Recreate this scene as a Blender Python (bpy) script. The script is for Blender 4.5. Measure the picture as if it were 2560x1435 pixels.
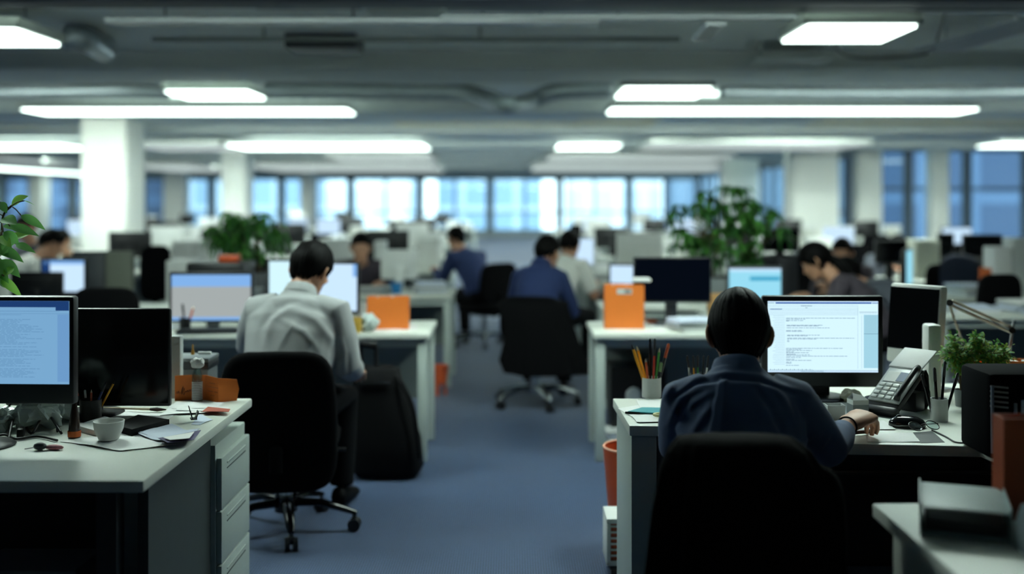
import bpy, bmesh, math, random
from mathutils import Vector, Matrix, Euler, noise
PI = math.pi
V = Vector
for _o in list(bpy.data.objects):
    bpy.data.objects.remove(_o)
SC = bpy.context.scene
COL = SC.collection
# ------------------------------------------------------------------ camera, world, exposure
FPX, CX, HY, EYE = 2700.0, 1280.0, 505.0, 1.45      # focal length and horizon of the 2560x1435 photograph, eye height
cam_d = bpy.data.cameras.new('camera')
cam = bpy.data.objects.new('camera', cam_d)
COL.objects.link(cam)
cam.location = (0, 0, EYE)
cam.rotation_euler = (PI / 2, 0, 0)
cam_d.sensor_width = 36.0
cam_d.lens = FPX * 36.0 / 2560.0
cam_d.shift_y = -(717.5 - HY) / 2560.0
cam_d.clip_start = 0.05
cam_d.clip_end = 400
cam_d.dof.use_dof = True
cam_d.dof.focus_distance = 3.5
cam_d.dof.aperture_fstop = 1.0
SC.camera = cam
SC.view_settings.view_transform = 'Standard'
SC.view_settings.look = 'None'
SC.view_settings.gamma = 1.0
SC.view_settings.use_curve_mapping = False
SC.view_settings.exposure = 0.74
SC.cycles.use_denoising = True
SC.cycles.max_bounces = 7
SC.cycles.diffuse_bounces = 3
SC.cycles.glossy_bounces = 3
SC.cycles.transparent_max_bounces = 10
SC.cycles.sample_clamp_indirect = 6.0
SC.cycles.caustics_reflective = False
SC.cycles.caustics_refractive = False
LAMP_STRENGTH = 3.6
RECESS_STRENGTH = 82.0
NEAR_STRENGTH = 24.0
SKY_STRENGTH = 3.0
world = bpy.data.worlds.new('sky')
SC.world = world
world.use_nodes = True
_wn = world.node_tree
_bg = _wn.nodes['Background']
_tc = _wn.nodes.new('ShaderNodeTexCoord')
_sep = _wn.nodes.new('ShaderNodeSeparateXYZ')
_rmp = _wn.nodes.new('ShaderNodeValToRGB')
_wn.links.new(_tc.outputs['Generated'], _sep.inputs[0])
_wn.links.new(_sep.outputs['Z'], _rmp.inputs[0])
_rmp.color_ramp.elements[0].position = 0.0
_rmp.color_ramp.elements[0].color = (0.90, 0.96, 1.0, 1)
_rmp.color_ramp.elements[1].position = 0.5
_rmp.color_ramp.elements[1].color = (0.76, 0.89, 1.0, 1)
_wn.links.new(_rmp.outputs[0], _bg.inputs['Color'])
_bg.inputs['Strength'].default_value = SKY_STRENGTH
def portal(loc, rot, sx, sy):
    l = bpy.data.lights.new('window_portal', 'AREA')
    l.shape = 'RECTANGLE'; l.size = sx; l.size_y = sy
    l.cycles.is_portal = True
    o = bpy.data.objects.new('window_portal', l)
    o.location = loc; o.rotation_euler = rot
    COL.objects.link(o)
portal((-6.7, 44.6, 1.45), (-PI / 2, 0, 0), 28.4, 2.5)
portal((10.4, 24.9, 1.6), (-PI / 2, 0, 0), 5.4, 2.2)
portal((7.75, 34.5, 1.45), (0, PI / 2, 0), 2.5, 19.5)

# ------------------------------------------------------------------ pixel -> place
def W(px, py, d):
    return V(((px - CX) * d / FPX, d, EYE - (py - HY) * d / FPX))
def PZ(px, py, z=0.72):
    d = (EYE - z) * FPX / (py - HY)
    return V(((px - CX) * d / FPX, d, z))
def proj(p):
    return CX + p.x * FPX / p.y, HY + (EYE - p.z) * FPX / p.y

# ------------------------------------------------------------------ materials
def lin(c):
    return tuple(((v / 255 / 12.92) if v / 255 <= 0.04045 else ((v / 255 + 0.055) / 1.055) ** 2.4) for v in c[:3]) + (1.0,)
MATS = {}
def M(name, col, rough=0.5, metal=0.0, var=0.08, scale=25.0, bump=0.0, bscale=200.0, spec=0.5, trans=0.0, alpha=1.0, sheen=0.0, coat=0.0, stretch=None):
    if name in MATS: return MATS[name]
    m = bpy.data.materials.new(name); m.use_nodes = True
    nt = m.node_tree; b = nt.nodes['Principled BSDF']
    tc = nt.nodes.new('ShaderNodeTexCoord')
    nz = nt.nodes.new('ShaderNodeTexNoise'); nz.inputs['Scale'].default_value = scale; nz.inputs['Detail'].default_value = 3
    src = tc.outputs['Object']
    if stretch:
        mp = nt.nodes.new('ShaderNodeMapping'); mp.inputs['Scale'].default_value = stretch
        nt.links.new(src, mp.inputs[0]); src = mp.outputs[0]
    nt.links.new(src, nz.inputs['Vector'])
    mx = nt.nodes.new('ShaderNodeMixRGB'); c = lin(col)
    mx.inputs[1].default_value = tuple(v * (1 - var) for v in c[:3]) + (1,)
    mx.inputs[2].default_value = tuple(min(1, v * (1 + var)) for v in c[:3]) + (1,)
    nt.links.new(nz.outputs['Fac'], mx.inputs[0]); nt.links.new(mx.outputs[0], b.inputs['Base Color'])
    b.inputs['Roughness'].default_value = rough; b.inputs['Metallic'].default_value = metal
    b.inputs['Specular IOR Level'].default_value = spec
    b.inputs['Transmission Weight'].default_value = trans; b.inputs['Alpha'].default_value = alpha
    b.inputs['Sheen Weight'].default_value = sheen; b.inputs['Coat Weight'].default_value = coat
    if bump:
        n2 = nt.nodes.new('ShaderNodeTexNoise'); n2.inputs['Scale'].default_value = bscale; n2.inputs['Detail'].default_value = 4
        nt.links.new(src, n2.inputs['Vector'])
        bp = nt.nodes.new('ShaderNodeBump'); bp.inputs['Strength'].default_value = bump; bp.inputs['Distance'].default_value = 0.003
        nt.links.new(n2.outputs['Fac'], bp.inputs['Height']); nt.links.new(bp.outputs[0], b.inputs['Normal'])
    MATS[name] = m
    return m
def E(name, col, strength):
    if name in MATS: return MATS[name]
    m = bpy.data.materials.new(name); m.use_nodes = True
    nt = m.node_tree; nt.nodes.clear()
    e = nt.nodes.new('ShaderNodeEmission'); o = nt.nodes.new('ShaderNodeOutputMaterial')
    e.inputs[0].default_value = lin(col); e.inputs[1].default_value = strength * (0.66 if name.startswith('screen') else 1.0)
    nt.links.new(e.outputs[0], o.inputs[0]); MATS[name] = m
    return m
def GLASS(name, tint=(225, 240, 245), refl=0.08, rough=0.02):
    if name in MATS: return MATS[name]
    m = bpy.data.materials.new(name); m.use_nodes = True
    nt = m.node_tree; nt.nodes.clear()
    t = nt.nodes.new('ShaderNodeBsdfTransparent'); g = nt.nodes.new('ShaderNodeBsdfGlossy')
    mx = nt.nodes.new('ShaderNodeMixShader'); o = nt.nodes.new('ShaderNodeOutputMaterial')
    t.inputs[0].default_value = lin(tint); g.inputs['Roughness'].default_value = rough
    mx.inputs[0].default_value = refl
    nt.links.new(t.outputs[0], mx.inputs[1]); nt.links.new(g.outputs[0], mx.inputs[2]); nt.links.new(mx.outputs[0], o.inputs[0])
    MATS[name] = m
    return m

# ------------------------------------------------------------------ mesh builder
class MB:
    def __init__(s): s.bm = bmesh.new()
    def _fin(s, verts, m, mat=None):
        fs = set(f for v in verts for f in v.link_faces)
        for f in fs: f.material_index = m
    def box(s, c, size, rot=None, m=0, bev=0.0, seg=2):
        mat = Matrix.Translation(V(c)) @ (rot.to_4x4() if rot is not None else Matrix.Identity(4)) @ Matrix.Diagonal((size[0], size[1], size[2], 1))
        r = bmesh.ops.create_cube(s.bm, size=1.0, matrix=mat)
        vs = r['verts']; s._fin(vs, m)
        if bev > 0:
            bev = min(bev, 0.45 * min(size))
            es = list(set(e for v in vs for e in v.link_edges))
            q = bmesh.ops.bevel(s.bm, geom=es, offset=bev, segments=seg, profile=0.5, affect='EDGES')
            for f in q['faces']: f.material_index = m
    def mm(s, a, b, m=0, bev=0.0, seg=2):
        a, b = V(a), V(b)
        s.box((a + b) / 2, (abs(b.x - a.x), abs(b.y - a.y), abs(b.z - a.z)), m=m, bev=bev, seg=seg)
    def poly(s, pts, m=0):
        f = s.bm.faces.new([s.bm.verts.new(V(p)) for p in pts]); f.material_index = m
        return f
    def loft(s, rings, m=0, cap=True, close=True):
        vr = [[s.bm.verts.new(p) for p in r] for r in rings]
        n = len(vr[0]); k = n if close else n - 1
        for a, b in zip(vr[:-1], vr[1:]):
            for i in range(k):
                j = (i + 1) % n
                f = s.bm.faces.new((a[i], a[j], b[j], b[i])); f.material_index = m
        if cap and close:
            f = s.bm.faces.new(list(reversed(vr[0]))); f.material_index = m
            f = s.bm.faces.new(vr[-1]); f.material_index = m
    def tube(s, path, r, n=8, m=0, cap=True, flat=1.0, side=None):
        path = [V(p) for p in path]; N = len(path)
        rr = r if isinstance(r, (list, tuple)) else [r] * N
        rings = []; u = None
        for i, p in enumerate(path):
            t = (path[min(i + 1, N - 1)] - path[max(i - 1, 0)])
            if t.length < 1e-9: t = V((0, 0, 1))
            t.normalize()
            if u is None:
                u = V(side) if side is not None else (V((1, 0, 0)) if abs(t.x) < 0.8 else V((0, 1, 0)))
            u = (u - t * u.dot(t))
            if u.length < 1e-6: u = t.orthogonal()
            u.normalize(); v = t.cross(u)
            q = rr[i]; rx, ry = q if isinstance(q, (list, tuple)) else (q, q * flat)
            rings.append([p + u * rx * math.cos(2 * PI * k / n) + v * ry * math.sin(2 * PI * k / n) for k in range(n)])
        s.loft(rings, m, cap)
    def cyl(s, a, b, r, r2=None, n=16, m=0):
        s.tube([a, b], [r, r if r2 is None else r2], n, m)
    def lathe(s, prof, c=(0, 0, 0), n=24, m=0, cap=True):
        c = V(c)
        s.loft([[c + V((r * math.cos(2 * PI * k / n), r * math.sin(2 * PI * k / n), z)) for k in range(n)] for r, z in prof], m, cap)
    def prism(s, pts, z0, z1, m=0, bev=0.0):
        a = [s.bm.verts.new((p[0], p[1], z0)) for p in pts]; b = [s.bm.verts.new((p[0], p[1], z1)) for p in pts]
        n = len(pts); fs = []
        fs.append(s.bm.faces.new(list(reversed(a)))); fs.append(s.bm.faces.new(b))
        for i in range(n): fs.append(s.bm.faces.new((a[i], a[(i + 1) % n], b[(i + 1) % n], b[i])))
        for f in fs: f.material_index = m
        bmesh.ops.recalc_face_normals(s.bm, faces=fs)
        if bev:
            es = list(set(e for f in fs for e in f.edges))
            q = bmesh.ops.bevel(s.bm, geom=es, offset=bev, segments=2, profile=0.5, affect='EDGES')
            for f in q['faces']: f.material_index = m
    def ball(s, c, r, rot=None, m=0, sub=2):
        r = r if isinstance(r, (list, tuple)) else (r, r, r)
        mat = Matrix.Translation(V(c)) @ (rot.to_4x4() if rot is not None else Matrix.Identity(4)) @ Matrix.Diagonal((r[0], r[1], r[2], 1))
        q = bmesh.ops.create_icosphere(s.bm, subdivisions=sub, radius=1.0, matrix=mat)
        s._fin(q['verts'], m)
    def torus(s, c, R, r, rot=None, n=20, k=8, m=0):
        mt = Matrix.Translation(V(c)) @ (rot.to_4x4() if rot is not None else Matrix.Identity(4))
        vs = [[s.bm.verts.new(mt @ V(((R + r * math.cos(2 * PI * j / k)) * math.cos(2 * PI * i / n), (R + r * math.cos(2 * PI * j / k)) * math.sin(2 * PI * i / n), r * math.sin(2 * PI * j / k)))) for j in range(k)] for i in range(n)]
        for i in range(n):
            for j in range(k):
                f = s.bm.faces.new((vs[i][j], vs[(i + 1) % n][j], vs[(i + 1) % n][(j + 1) % k], vs[i][(j + 1) % k])); f.material_index = m
    def sheet(s, corners, nu=8, nv=8, amp=0.0, seed=0, fr=6.0, th=0.0006, m=0):
        # a sheet of paper: bilinear patch with ripples and a thickness
        a, b, c, d = [V(p) for p in corners]
        nrm = (b - a).cross(d - a).normalized()
        def P(i, j, o):
            u, v = i / nu, j / nv
            p = a * (1 - u) * (1 - v) + b * u * (1 - v) + c * u * v + d * (1 - u) * v
            h = amp * abs(noise.noise(V((p.x * fr + seed, p.y * fr, seed * 1.7 + p.z)))) if amp else 0
            return p + nrm * (o + h)
        top = [[s.bm.verts.new(P(i, j, th)) for j in range(nv + 1)] for i in range(nu + 1)]
        bot = [[s.bm.verts.new(P(i, j, 0)) for j in range(nv + 1)] for i in range(nu + 1)]
        for i in range(nu):
            for j in range(nv):
                for g, fl in ((top, 0), (bot, 1)):
                    q = [g[i][j], g[i + 1][j], g[i + 1][j + 1], g[i][j + 1]]
                    f = s.bm.faces.new(q if not fl else q[::-1]); f.material_index = m
        per = [(i, 0) for i in range(nu)] + [(nu, j) for j in range(nv)] + [(i, nv) for i in range(nu, 0, -1)] + [(0, j) for j in range(nv, 0, -1)]
        for k in range(len(per)):
            i, j = per[k]; i2, j2 = per[(k + 1) % len(per)]
            f = s.bm.faces.new((bot[i][j], bot[i2][j2], top[i2][j2], top[i][j])); f.material_index = m
    def mesh(s, name):
        me = bpy.data.meshes.new(name)
        s.bm.normal_update(); s.bm.to_mesh(me); s.bm.free()
        return me
    def build(s, name, mats, parent=None, angle=35, loc=None):
        bmesh.ops.recalc_face_normals(s.bm, faces=s.bm.faces[:])
        me = s.mesh(name)
        return link(name, me, mats, parent, angle, loc)
def link(name, me, mats, parent=None, angle=35, loc=None):
    for m in (mats if isinstance(mats, (list, tuple)) else [mats]): me.materials.append(m)
    for p in me.polygons: p.use_smooth = True
    if angle < 180: me.set_sharp_from_angle(angle=math.radians(angle))
    o = bpy.data.objects.new(name, me); COL.objects.link(o)
    if loc is not None: o.location = loc
    if parent is not None: o.parent = parent
    return o
def baked(mb, voxel, smooth=4, fac=0.5):
    me = mb.mesh('tmp'); o = bpy.data.objects.new('tmp', me); COL.objects.link(o)
    r = o.modifiers.new('r', 'REMESH'); r.mode = 'VOXEL'; r.voxel_size = voxel
    if smooth:
        k = o.modifiers.new('s', 'SMOOTH'); k.factor = fac; k.iterations = smooth
    dg = bpy.context.evaluated_depsgraph_get(); dg.update()
    out = bpy.data.meshes.new_from_object(o.evaluated_get(dg))
    bpy.data.objects.remove(o); bpy.data.meshes.remove(me)
    out.materials.clear()
    return out
def thing(name, label, cat, loc=(0, 0, 0), rz=0.0, group=None):
    o = bpy.data.objects.new(name, None); COL.objects.link(o)
    o.empty_display_size = 0.1
    o.location = loc; o.rotation_euler = (0, 0, rz)
    return tag(o, label, cat, group)
def tag(o, label, cat, group=None, kind=None):
    o['label'] = label; o['category'] = cat
    if group: o['group'] = group
    if kind: o['kind'] = kind
    return o
def struct(o):
    o['kind'] = 'structure'
    return o
def dup(root, loc, rz, label=None, group=None):
    r = root.copy(); COL.objects.link(r); r.location = loc; r.rotation_euler = (0, 0, rz)
    if label: r['label'] = label
    if group: r['group'] = group
    for ch in list(root.children):
        c = ch.copy(); COL.objects.link(c); c.parent = r
        for g in list(ch.children):
            q = g.copy(); COL.objects.link(q); q.parent = c
    return r
def smoothpath(pts, k=6):
    pts = [V(p) for p in pts]; out = []
    for i in range(len(pts) - 1):
        p0, p1, p2, p3 = pts[max(i - 1, 0)], pts[i], pts[i + 1], pts[min(i + 2, len(pts) - 1)]
        for j in range(k):
            t = j / k
            out.append(0.5 * ((2 * p1) + (p2 - p0) * t + (2 * p0 - 5 * p1 + 4 * p2 - p3) * t * t + (3 * p1 - p0 - 3 * p2 + p3) * t ** 3))
    out.append(pts[-1])
    return out
RX = lambda a: Matrix.Rotation(a, 3, 'X')
RY = lambda a: Matrix.Rotation(a, 3, 'Y')
RZ = lambda a: Matrix.Rotation(a, 3, 'Z')

# ------------------------------------------------------------------ the palette
white_lam = M('white_laminate', (214, 218, 208), 0.42, var=0.03, scale=8)
white_paint = M('white_paint', (205, 208, 198), 0.55, var=0.03, scale=5)
grey_lam = M('grey_laminate', (120, 128, 124), 0.5, var=0.05)
steel_paint = M('painted_steel', (176, 186, 180), 0.4, var=0.03, scale=12)
dark_panel = M('dark_green_grey_panel', (52, 60, 58), 0.55, var=0.1)
black_plastic = M('black_plastic', (14, 15, 17), 0.38, var=0.15, bump=0.1, bscale=600)
black_gloss = M('black_gloss', (8, 9, 12), 0.12, var=0.1)
black_fabric = M('black_fabric', (6, 6, 8), 0.95, var=0.2, bump=0.4, bscale=900, spec=0.12)
black_leather = M('black_leather', (8, 8, 10), 0.65, var=0.2, bump=0.3, bscale=300, spec=0.12)
dark_grey = M('dark_grey_plastic', (46, 50, 54), 0.45, var=0.08)
mid_grey = M('mid_grey_plastic', (112, 118, 120), 0.45, var=0.06)
pale_grey = M('pale_grey_plastic', (188, 192, 190), 0.4, var=0.04)
white_plastic = M('white_plastic', (226, 228, 224), 0.35, var=0.03)
chrome = M('chrome', (200, 205, 208), 0.18, metal=1.0, var=0.03)
alu = M('brushed_aluminium', (165, 170, 172), 0.35, metal=0.9, var=0.05, stretch=(40, 1, 1))
orange_card = M('orange_card', (214, 112, 34), 0.6, var=0.06, scale=12, bump=0.15, bscale=400)
orange_dark = M('orange_board', (190, 88, 24), 0.6, var=0.07, scale=14)
orange_plastic = M('orange_plastic', (196, 84, 44), 0.4, var=0.05)
paper = M('white_paper', (228, 228, 226), 0.75, var=0.03, scale=40)
paper_blue = M('bluish_paper', (200, 208, 224), 0.7, var=0.05, scale=30)
purple = M('purple_card', (62, 50, 98), 0.6, var=0.1)
cream_card = M('cream_card', (206, 190, 160), 0.7, var=0.06)
wood = M('light_wood', (196, 150, 96), 0.5, var=0.12, stretch=(1, 12, 1))
teal_card = M('teal_card', (40, 150, 160), 0.5, var=0.1)
blue_cup = M('blue_plastic', (36, 120, 180), 0.4)
yellow_paint = M('yellow_pencil', (232, 160, 30), 0.4)
green_paint = M('green_pencil', (60, 150, 60), 0.4)
red_paint = M('red_plastic', (190, 50, 36), 0.4)
leaf_green = M('leaf_green', (74, 136, 50), 0.45, var=0.35, scale=9, bump=0.2, bscale=60)
leaf_dark = M('leaf_dark_green', (50, 104, 46), 0.4, var=0.4, scale=7)
leaf_bright = M('leaf_yellow_green', (120, 146, 40), 0.45, var=0.4, scale=30)
stem_brown = M('stem_brown', (84, 72, 44), 0.7, var=0.2)
soil = M('soil', (40, 30, 24), 0.95, var=0.3, bump=0.8, bscale=80)
skin = M('skin', (196, 146, 116), 0.5, var=0.08, scale=20, bump=0.1, bscale=300)
hair_black = M('black_hair', (11, 10, 10), 0.55, spec=0.06, var=0.3, scale=60, stretch=(1, 1, 0.1))
def translucent(m, fac, gain=1.6):
    t = m.node_tree; out = [n for n in t.nodes if n.type == 'OUTPUT_MATERIAL'][0]; b = t.nodes['Principled BSDF']
    tr = t.nodes.new('ShaderNodeBsdfTranslucent'); mx = t.nodes.new('ShaderNodeMixShader'); mx.inputs[0].default_value = fac
    src = b.inputs['Base Color'].links[0].from_socket; br = t.nodes.new('ShaderNodeBrightContrast'); br.inputs['Bright'].default_value = 0.03 * gain
    t.links.new(src, br.inputs['Color']); t.links.new(br.outputs[0], tr.inputs['Color'])
    t.links.new(b.outputs[0], mx.inputs[1]); t.links.new(tr.outputs[0], mx.inputs[2]); t.links.new(mx.outputs[0], out.inputs['Surface'])
    return m
for _m in (leaf_green, leaf_dark, leaf_bright): translucent(_m, 0.45)
clear_glass = GLASS('clear_glass', (228, 238, 238), 0.12, 0.03)
ink = M('black_ink', (20, 18, 18), 0.6)
# ================================================================== THE SETTING
XL, XR, XN, YB, YR, YF = -21.0, 13.2, 7.7, 44.5, 24.8, -3.5    # left wall, right wall, return wall, back windows, right windows, wall behind
SLAB, BEAM = 2.75, 2.60
# carpet
cm = bpy.data.materials.new('blue_carpet'); cm.use_nodes = True
nt = cm.node_tree; b = nt.nodes['Principled BSDF']
tc = nt.nodes.new('ShaderNodeTexCoord')
def _n(t, **k):
    n = nt.nodes.new(t)
    for a, v in k.items(): setattr(n, a, v)
    return n
def _wave(dirn, sc, dist):
    w = _n('ShaderNodeTexWave', wave_type='BANDS', bands_direction=dirn, wave_profile='SIN')
    w.inputs['Scale'].default_value = sc; w.inputs['Distortion'].default_value = dist; w.inputs['Detail'].default_value = 2; w.inputs['Detail Scale'].default_value = 1.5
    nt.links.new(tc.outputs['Object'], w.inputs['Vector'])
    return w
wx = _wave('X', 30.0, 1.2); wy = _wave('Y', 20.0, 1.2)
mul = _n('ShaderNodeMath', operation='MULTIPLY'); nt.links.new(wx.outputs['Fac'], mul.inputs[0]); nt.links.new(wy.outputs['Fac'], mul.inputs[1])
big = _n('ShaderNodeTexNoise'); big.inputs['Scale'].default_value = 1.1; big.inputs['Detail'].default_value = 4
mp = _n('ShaderNodeMapping'); mp.inputs['Scale'].default_value = (0.35, 1.6, 1)
nt.links.new(tc.outputs['Object'], mp.inputs[0]); nt.links.new(mp.outputs[0], big.inputs['Vector'])
rp = _n('ShaderNodeValToRGB'); e = rp.color_ramp.elements
e[0].position = 0.0; e[0].color = lin((12, 28, 58)); e[1].position = 0.75; e[1].color = lin((70, 104, 150))
nt.links.new(mul.outputs[0], rp.inputs[0])
mxc = _n('ShaderNodeMixRGB', blend_type='MULTIPLY'); mxc.inputs[0].default_value = 0.6
r2 = _n('ShaderNodeValToRGB'); r2.color_ramp.elements[0].position = 0.3; r2.color_ramp.elements[0].color = (0.62, 0.66, 0.70, 1); r2.color_ramp.elements[1].position = 0.7; r2.color_ramp.elements[1].color = (1, 1, 1, 1)
nt.links.new(big.outputs['Fac'], r2.inputs[0]); nt.links.new(rp.outputs[0], mxc.inputs[1]); nt.links.new(r2.outputs[0], mxc.inputs[2])
nt.links.new(mxc.outputs[0], b.inputs['Base Color'])
b.inputs['Roughness'].default_value = 0.62; b.inputs['Specular IOR Level'].default_value = 0.35; b.inputs['Sheen Weight'].default_value = 0.25
bp = _n('ShaderNodeBump'); bp.inputs['Strength'].default_value = 0.5; bp.inputs['Distance'].default_value = 0.004
nt.links.new(mul.outputs[0], bp.inputs['Height']); nt.links.new(bp.outputs[0], b.inputs['Normal'])

q = MB(); q.prism([(XL, YF), (XR, YF), (XR, YR), (XN, YR), (XN, YB), (XL, YB)], -0.12, 0.0)
struct(q.build('floor', cm))
ceil_m = M('ceiling_paint', (226, 232, 226), 0.75, var=0.06, scale=1.2)
beam_m = M('beam_paint', (196, 204, 200), 0.75, var=0.05, scale=1.5)
navy_m = M('soffit_shade_navy', (34, 42, 54), 0.6, var=0.1)  # navy stands in for the shade on the unlit first beam
wall_m = M('wall_paint', (178, 186, 180), 0.7, var=0.03, scale=2)
col_m = M('column_paint', (234, 236, 226), 0.7, var=0.03, scale=2)
q = MB(); q.prism([(XL, YF), (XR, YF), (XR, YR), (XN, YR), (XN, YB), (XL, YB)], SLAB, SLAB + 0.15)
struct(q.build('ceiling', ceil_m))
def wall(name, a, b, m=wall_m):
    w = MB(); w.mm(a, b); return struct(w.build(name, m))
wall('wall_left', (XL - 0.15, YF, 0), (XL, YB, SLAB))
wall('wall_right', (XR, YF, 0), (XR + 0.15, YR, SLAB))
wall('wall_front', (XL, YF - 0.15, 0), (XR, YF, SLAB), M('far_wall_dark', (70, 74, 78), 0.8))
# beams across the room
bd = [(6.15, 6.42), (9.3, 10.4), (13.7, 14.9), (18.2, 19.3), (22.9, 23.9), (28.0, 29.0), (33.5, 34.5), (39.0, 40.0)]
for i, (y0, y1) in enumerate(bd):
    w = MB(); w.mm((XL, y0, BEAM if i else 2.60), (XR if y1 < YR else XN, y1, SLAB), bev=0.01)
    struct(w.build('trim_%d' % (i + 1), navy_m if i == 0 else beam_m))
# window walls: sill, header, and one window per bay
frame_m = M('window_frame_grey', (70, 86, 98), 0.5, var=0.05)
pane_m = GLASS('window_glass', (222, 239, 244), 0.06, 0.01)
wn = [0]
def window(p0, p1, z0, z1, mull=2, transom=None):
    wn[0] += 1
    p0, p1 = V(p0), V(p1); L = (p1 - p0).length; dr = (p1 - p0) / L; nr = V((-dr.y, dr.x, 0))
    rot = Matrix((dr, nr, V((0, 0, 1)))).transposed()
    f = MB()
    for z in (z0 + 0.03, z1 - 0.03): f.box((p0 + p1) / 2 + V((0, 0, z)), (L, 0.1, 0.06), rot)
    for k in range(mull + 1):
        f.box(p0 + dr * (L * k / mull) + V((0, 0, (z0 + z1) / 2)), (0.09, 0.1, z1 - z0), rot)
    if transom: f.box((p0 + p1) / 2 + V((0, 0, transom)), (L, 0.08, 0.07), rot)
    o = struct(f.build('window_%d' % wn[0], frame_m))
    g = MB(); g.box((p0 + p1) / 2 + V((0, 0, (z0 + z1) / 2)), (L - 0.05, 0.012, z1 - z0 - 0.06), rot)
    g.build('pane', pane_m, o)
x = XL
nb = 10; bw = (XN - XL) / nb
for i in range(nb):
    window((XL + i * bw + 0.12, YB + 0.05, 0), (XL + (i + 1) * bw - 0.12, YB + 0.05, 0), 0.25, 2.42, 2, 1.02)
wall('wall_back', (XL, YB, 0), (XN, YB + 0.15, 0.25))
wall('trim_20', (XL, YB, 2.42), (XN, YB + 0.15, SLAB))
for i in range(nb + 1):
    w = MB(); w.mm((XL + i * bw - 0.12, YB, 0.25), (XL + i * bw + 0.12, YB + 0.15, 2.42)); struct(w.build('trim_%d' % (21 + i), wall_m))
for i in range(4):
    window((XN + 0.12 + i * 1.35, YR + 0.05, 0), (XN + 1.35 + i * 1.35 - 0.0, YR + 0.05, 0), 0.5, 2.66, 1, 1.75)
wall('wall_north', (XN, YR, 0), (XR, YR + 0.15, 0.5))
wall('trim_40', (XN, YR, 2.66), (XR, YR + 0.15, SLAB))
for i in range(7):
    y0 = YR + 0.15 + i * 2.8
    window((XN + 0.05, y0 + 0.1, 0), (XN + 0.05, min(y0 + 2.7, YB), 0), 0.3, 2.5, 2, 1.2)
wall('wall_east', (XN, YR + 0.15, 0), (XN + 0.12, YB, 0.3))
wall('trim_41', (XN, YR + 0.15, 2.5), (XN + 0.12, YB, SLAB))
# blinds half drawn on the bright windows: pale vertical fabric panels
# columns
cn = [0]
def column(pxa, pxb, d, dep=0.9):
    a, b2 = W(pxa, 500, d), W(pxb, 500, d)
    w = MB(); w.mm((a.x, d, 0), (b2.x, d + dep, SLAB), bev=0.015)
    cn[0] += 1
    o = w.build('column', col_m); struct(o)
    s = MB(); s.mm((a.x - 0.012, d - 0.012, 0), (b2.x + 0.012, d + dep + 0.012, 0.1)); s.build('skirting', dark_grey, o)
column(202, 316, 16.8, 0.84); column(553, 612, 27.0, 0.9); column(750, 780, 40.5, 0.8)
column(1985, 2098, 23.5, 0.9); column(1815, 1898, 30.0, 0.9); column(2145, 2206, 24.0, 0.5); column(2330, 2374, 24.2, 0.4)
column(70, 104, 40.5, 0.8); column(408, 460, 40.5, 0.7)
# the city outside
def facade(name, c1, c2, sx, sy):
    m = bpy.data.materials.new(name); m.use_nodes = True; t = m.node_tree; bb = t.nodes['Principled BSDF']
    c = t.nodes.new('ShaderNodeTexCoord'); br = t.nodes.new('ShaderNodeTexBrick'); mpp = t.nodes.new('ShaderNodeMapping')
    mpp.inputs['Rotation'].default_value = (PI / 2, 0, 0)
    t.links.new(c.outputs['Object'], mpp.inputs[0]); t.links.new(mpp.outputs[0], br.inputs['Vector'])
    br.inputs['Scale'].default_value = 1.0; br.inputs['Brick Width'].default_value = sx; br.inputs['Row Height'].default_value = sy
    br.inputs['Mortar Size'].default_value = 0.22; br.offset = 0.0
    br.inputs['Color1'].default_value = lin(c1); br.inputs['Color2'].default_value = lin(c1); br.inputs['Mortar'].default_value = lin(c2)
    t.links.new(br.outputs['Color'], bb.inputs['Base Color']); bb.inputs['Roughness'].default_value = 0.5
    return m
fa = [facade('pale_facade', (222, 230, 236), (246, 248, 250), 1.6, 3.2), facade('blue_facade', (116, 138, 158), (160, 178, 194), 2.2, 3.4), facade('mid_facade', (160, 184, 204), (206, 220, 232), 1.8, 3.0), facade('deep_blue_facade', (44, 66, 94), (70, 94, 122), 2.0, 3.6)]
rnd = random.Random(4)
bl = [(-40, 70, 16, 12, 30, 3, 'tall blue office block beyond the far left windows'), (-26, 66, 7, 9, 22, 3, 'dark blue block beyond the left back windows'), (-17, 74, 8, 9, 22, 2, 'mid blue block beyond the windows left of centre'),
      (-8.5, 68, 5, 8, 14, 0, 'pale block beyond the centre left windows'), (-1.5, 76, 7, 9, 18, 2, 'light blue block straight down the aisle outside'), (6, 66, 5, 9, 15, 0, 'pale narrow block beyond the centre right windows'),
      (15, 60, 12, 9, 24, 1, 'blue block outside behind the big plant'), (20, 46, 9, 8, 26, 3, 'deep blue office block outside the right windows'), (33, 52, 12, 10, 30, 3, 'broad blue block outside the far right windows')]
for x, y, sx, sy, h, k, lb in bl:
    t = thing('office_building', lb, 'building', (x, y, -20), 0)
    w = MB(); w.mm((-sx / 2, -sy / 2, 0), (sx / 2, sy / 2, h + 20)); w.build('facade', fa[k], t)
    w = MB(); w.mm((-sx / 2 - 0.2, -sy / 2 - 0.2, h + 20), (sx / 2 + 0.2, sy / 2 + 0.2, h + 20.6)); w.build('parapet', white_paint, t)
w = MB(); w.mm((-120, 46, -20.3), (120, 200, -20)); w.mm((13.6, -20, -20.3), (120, 46, -20)); struct(w.build('ground', M('street_grey', (120, 130, 140), 0.8)))

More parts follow.
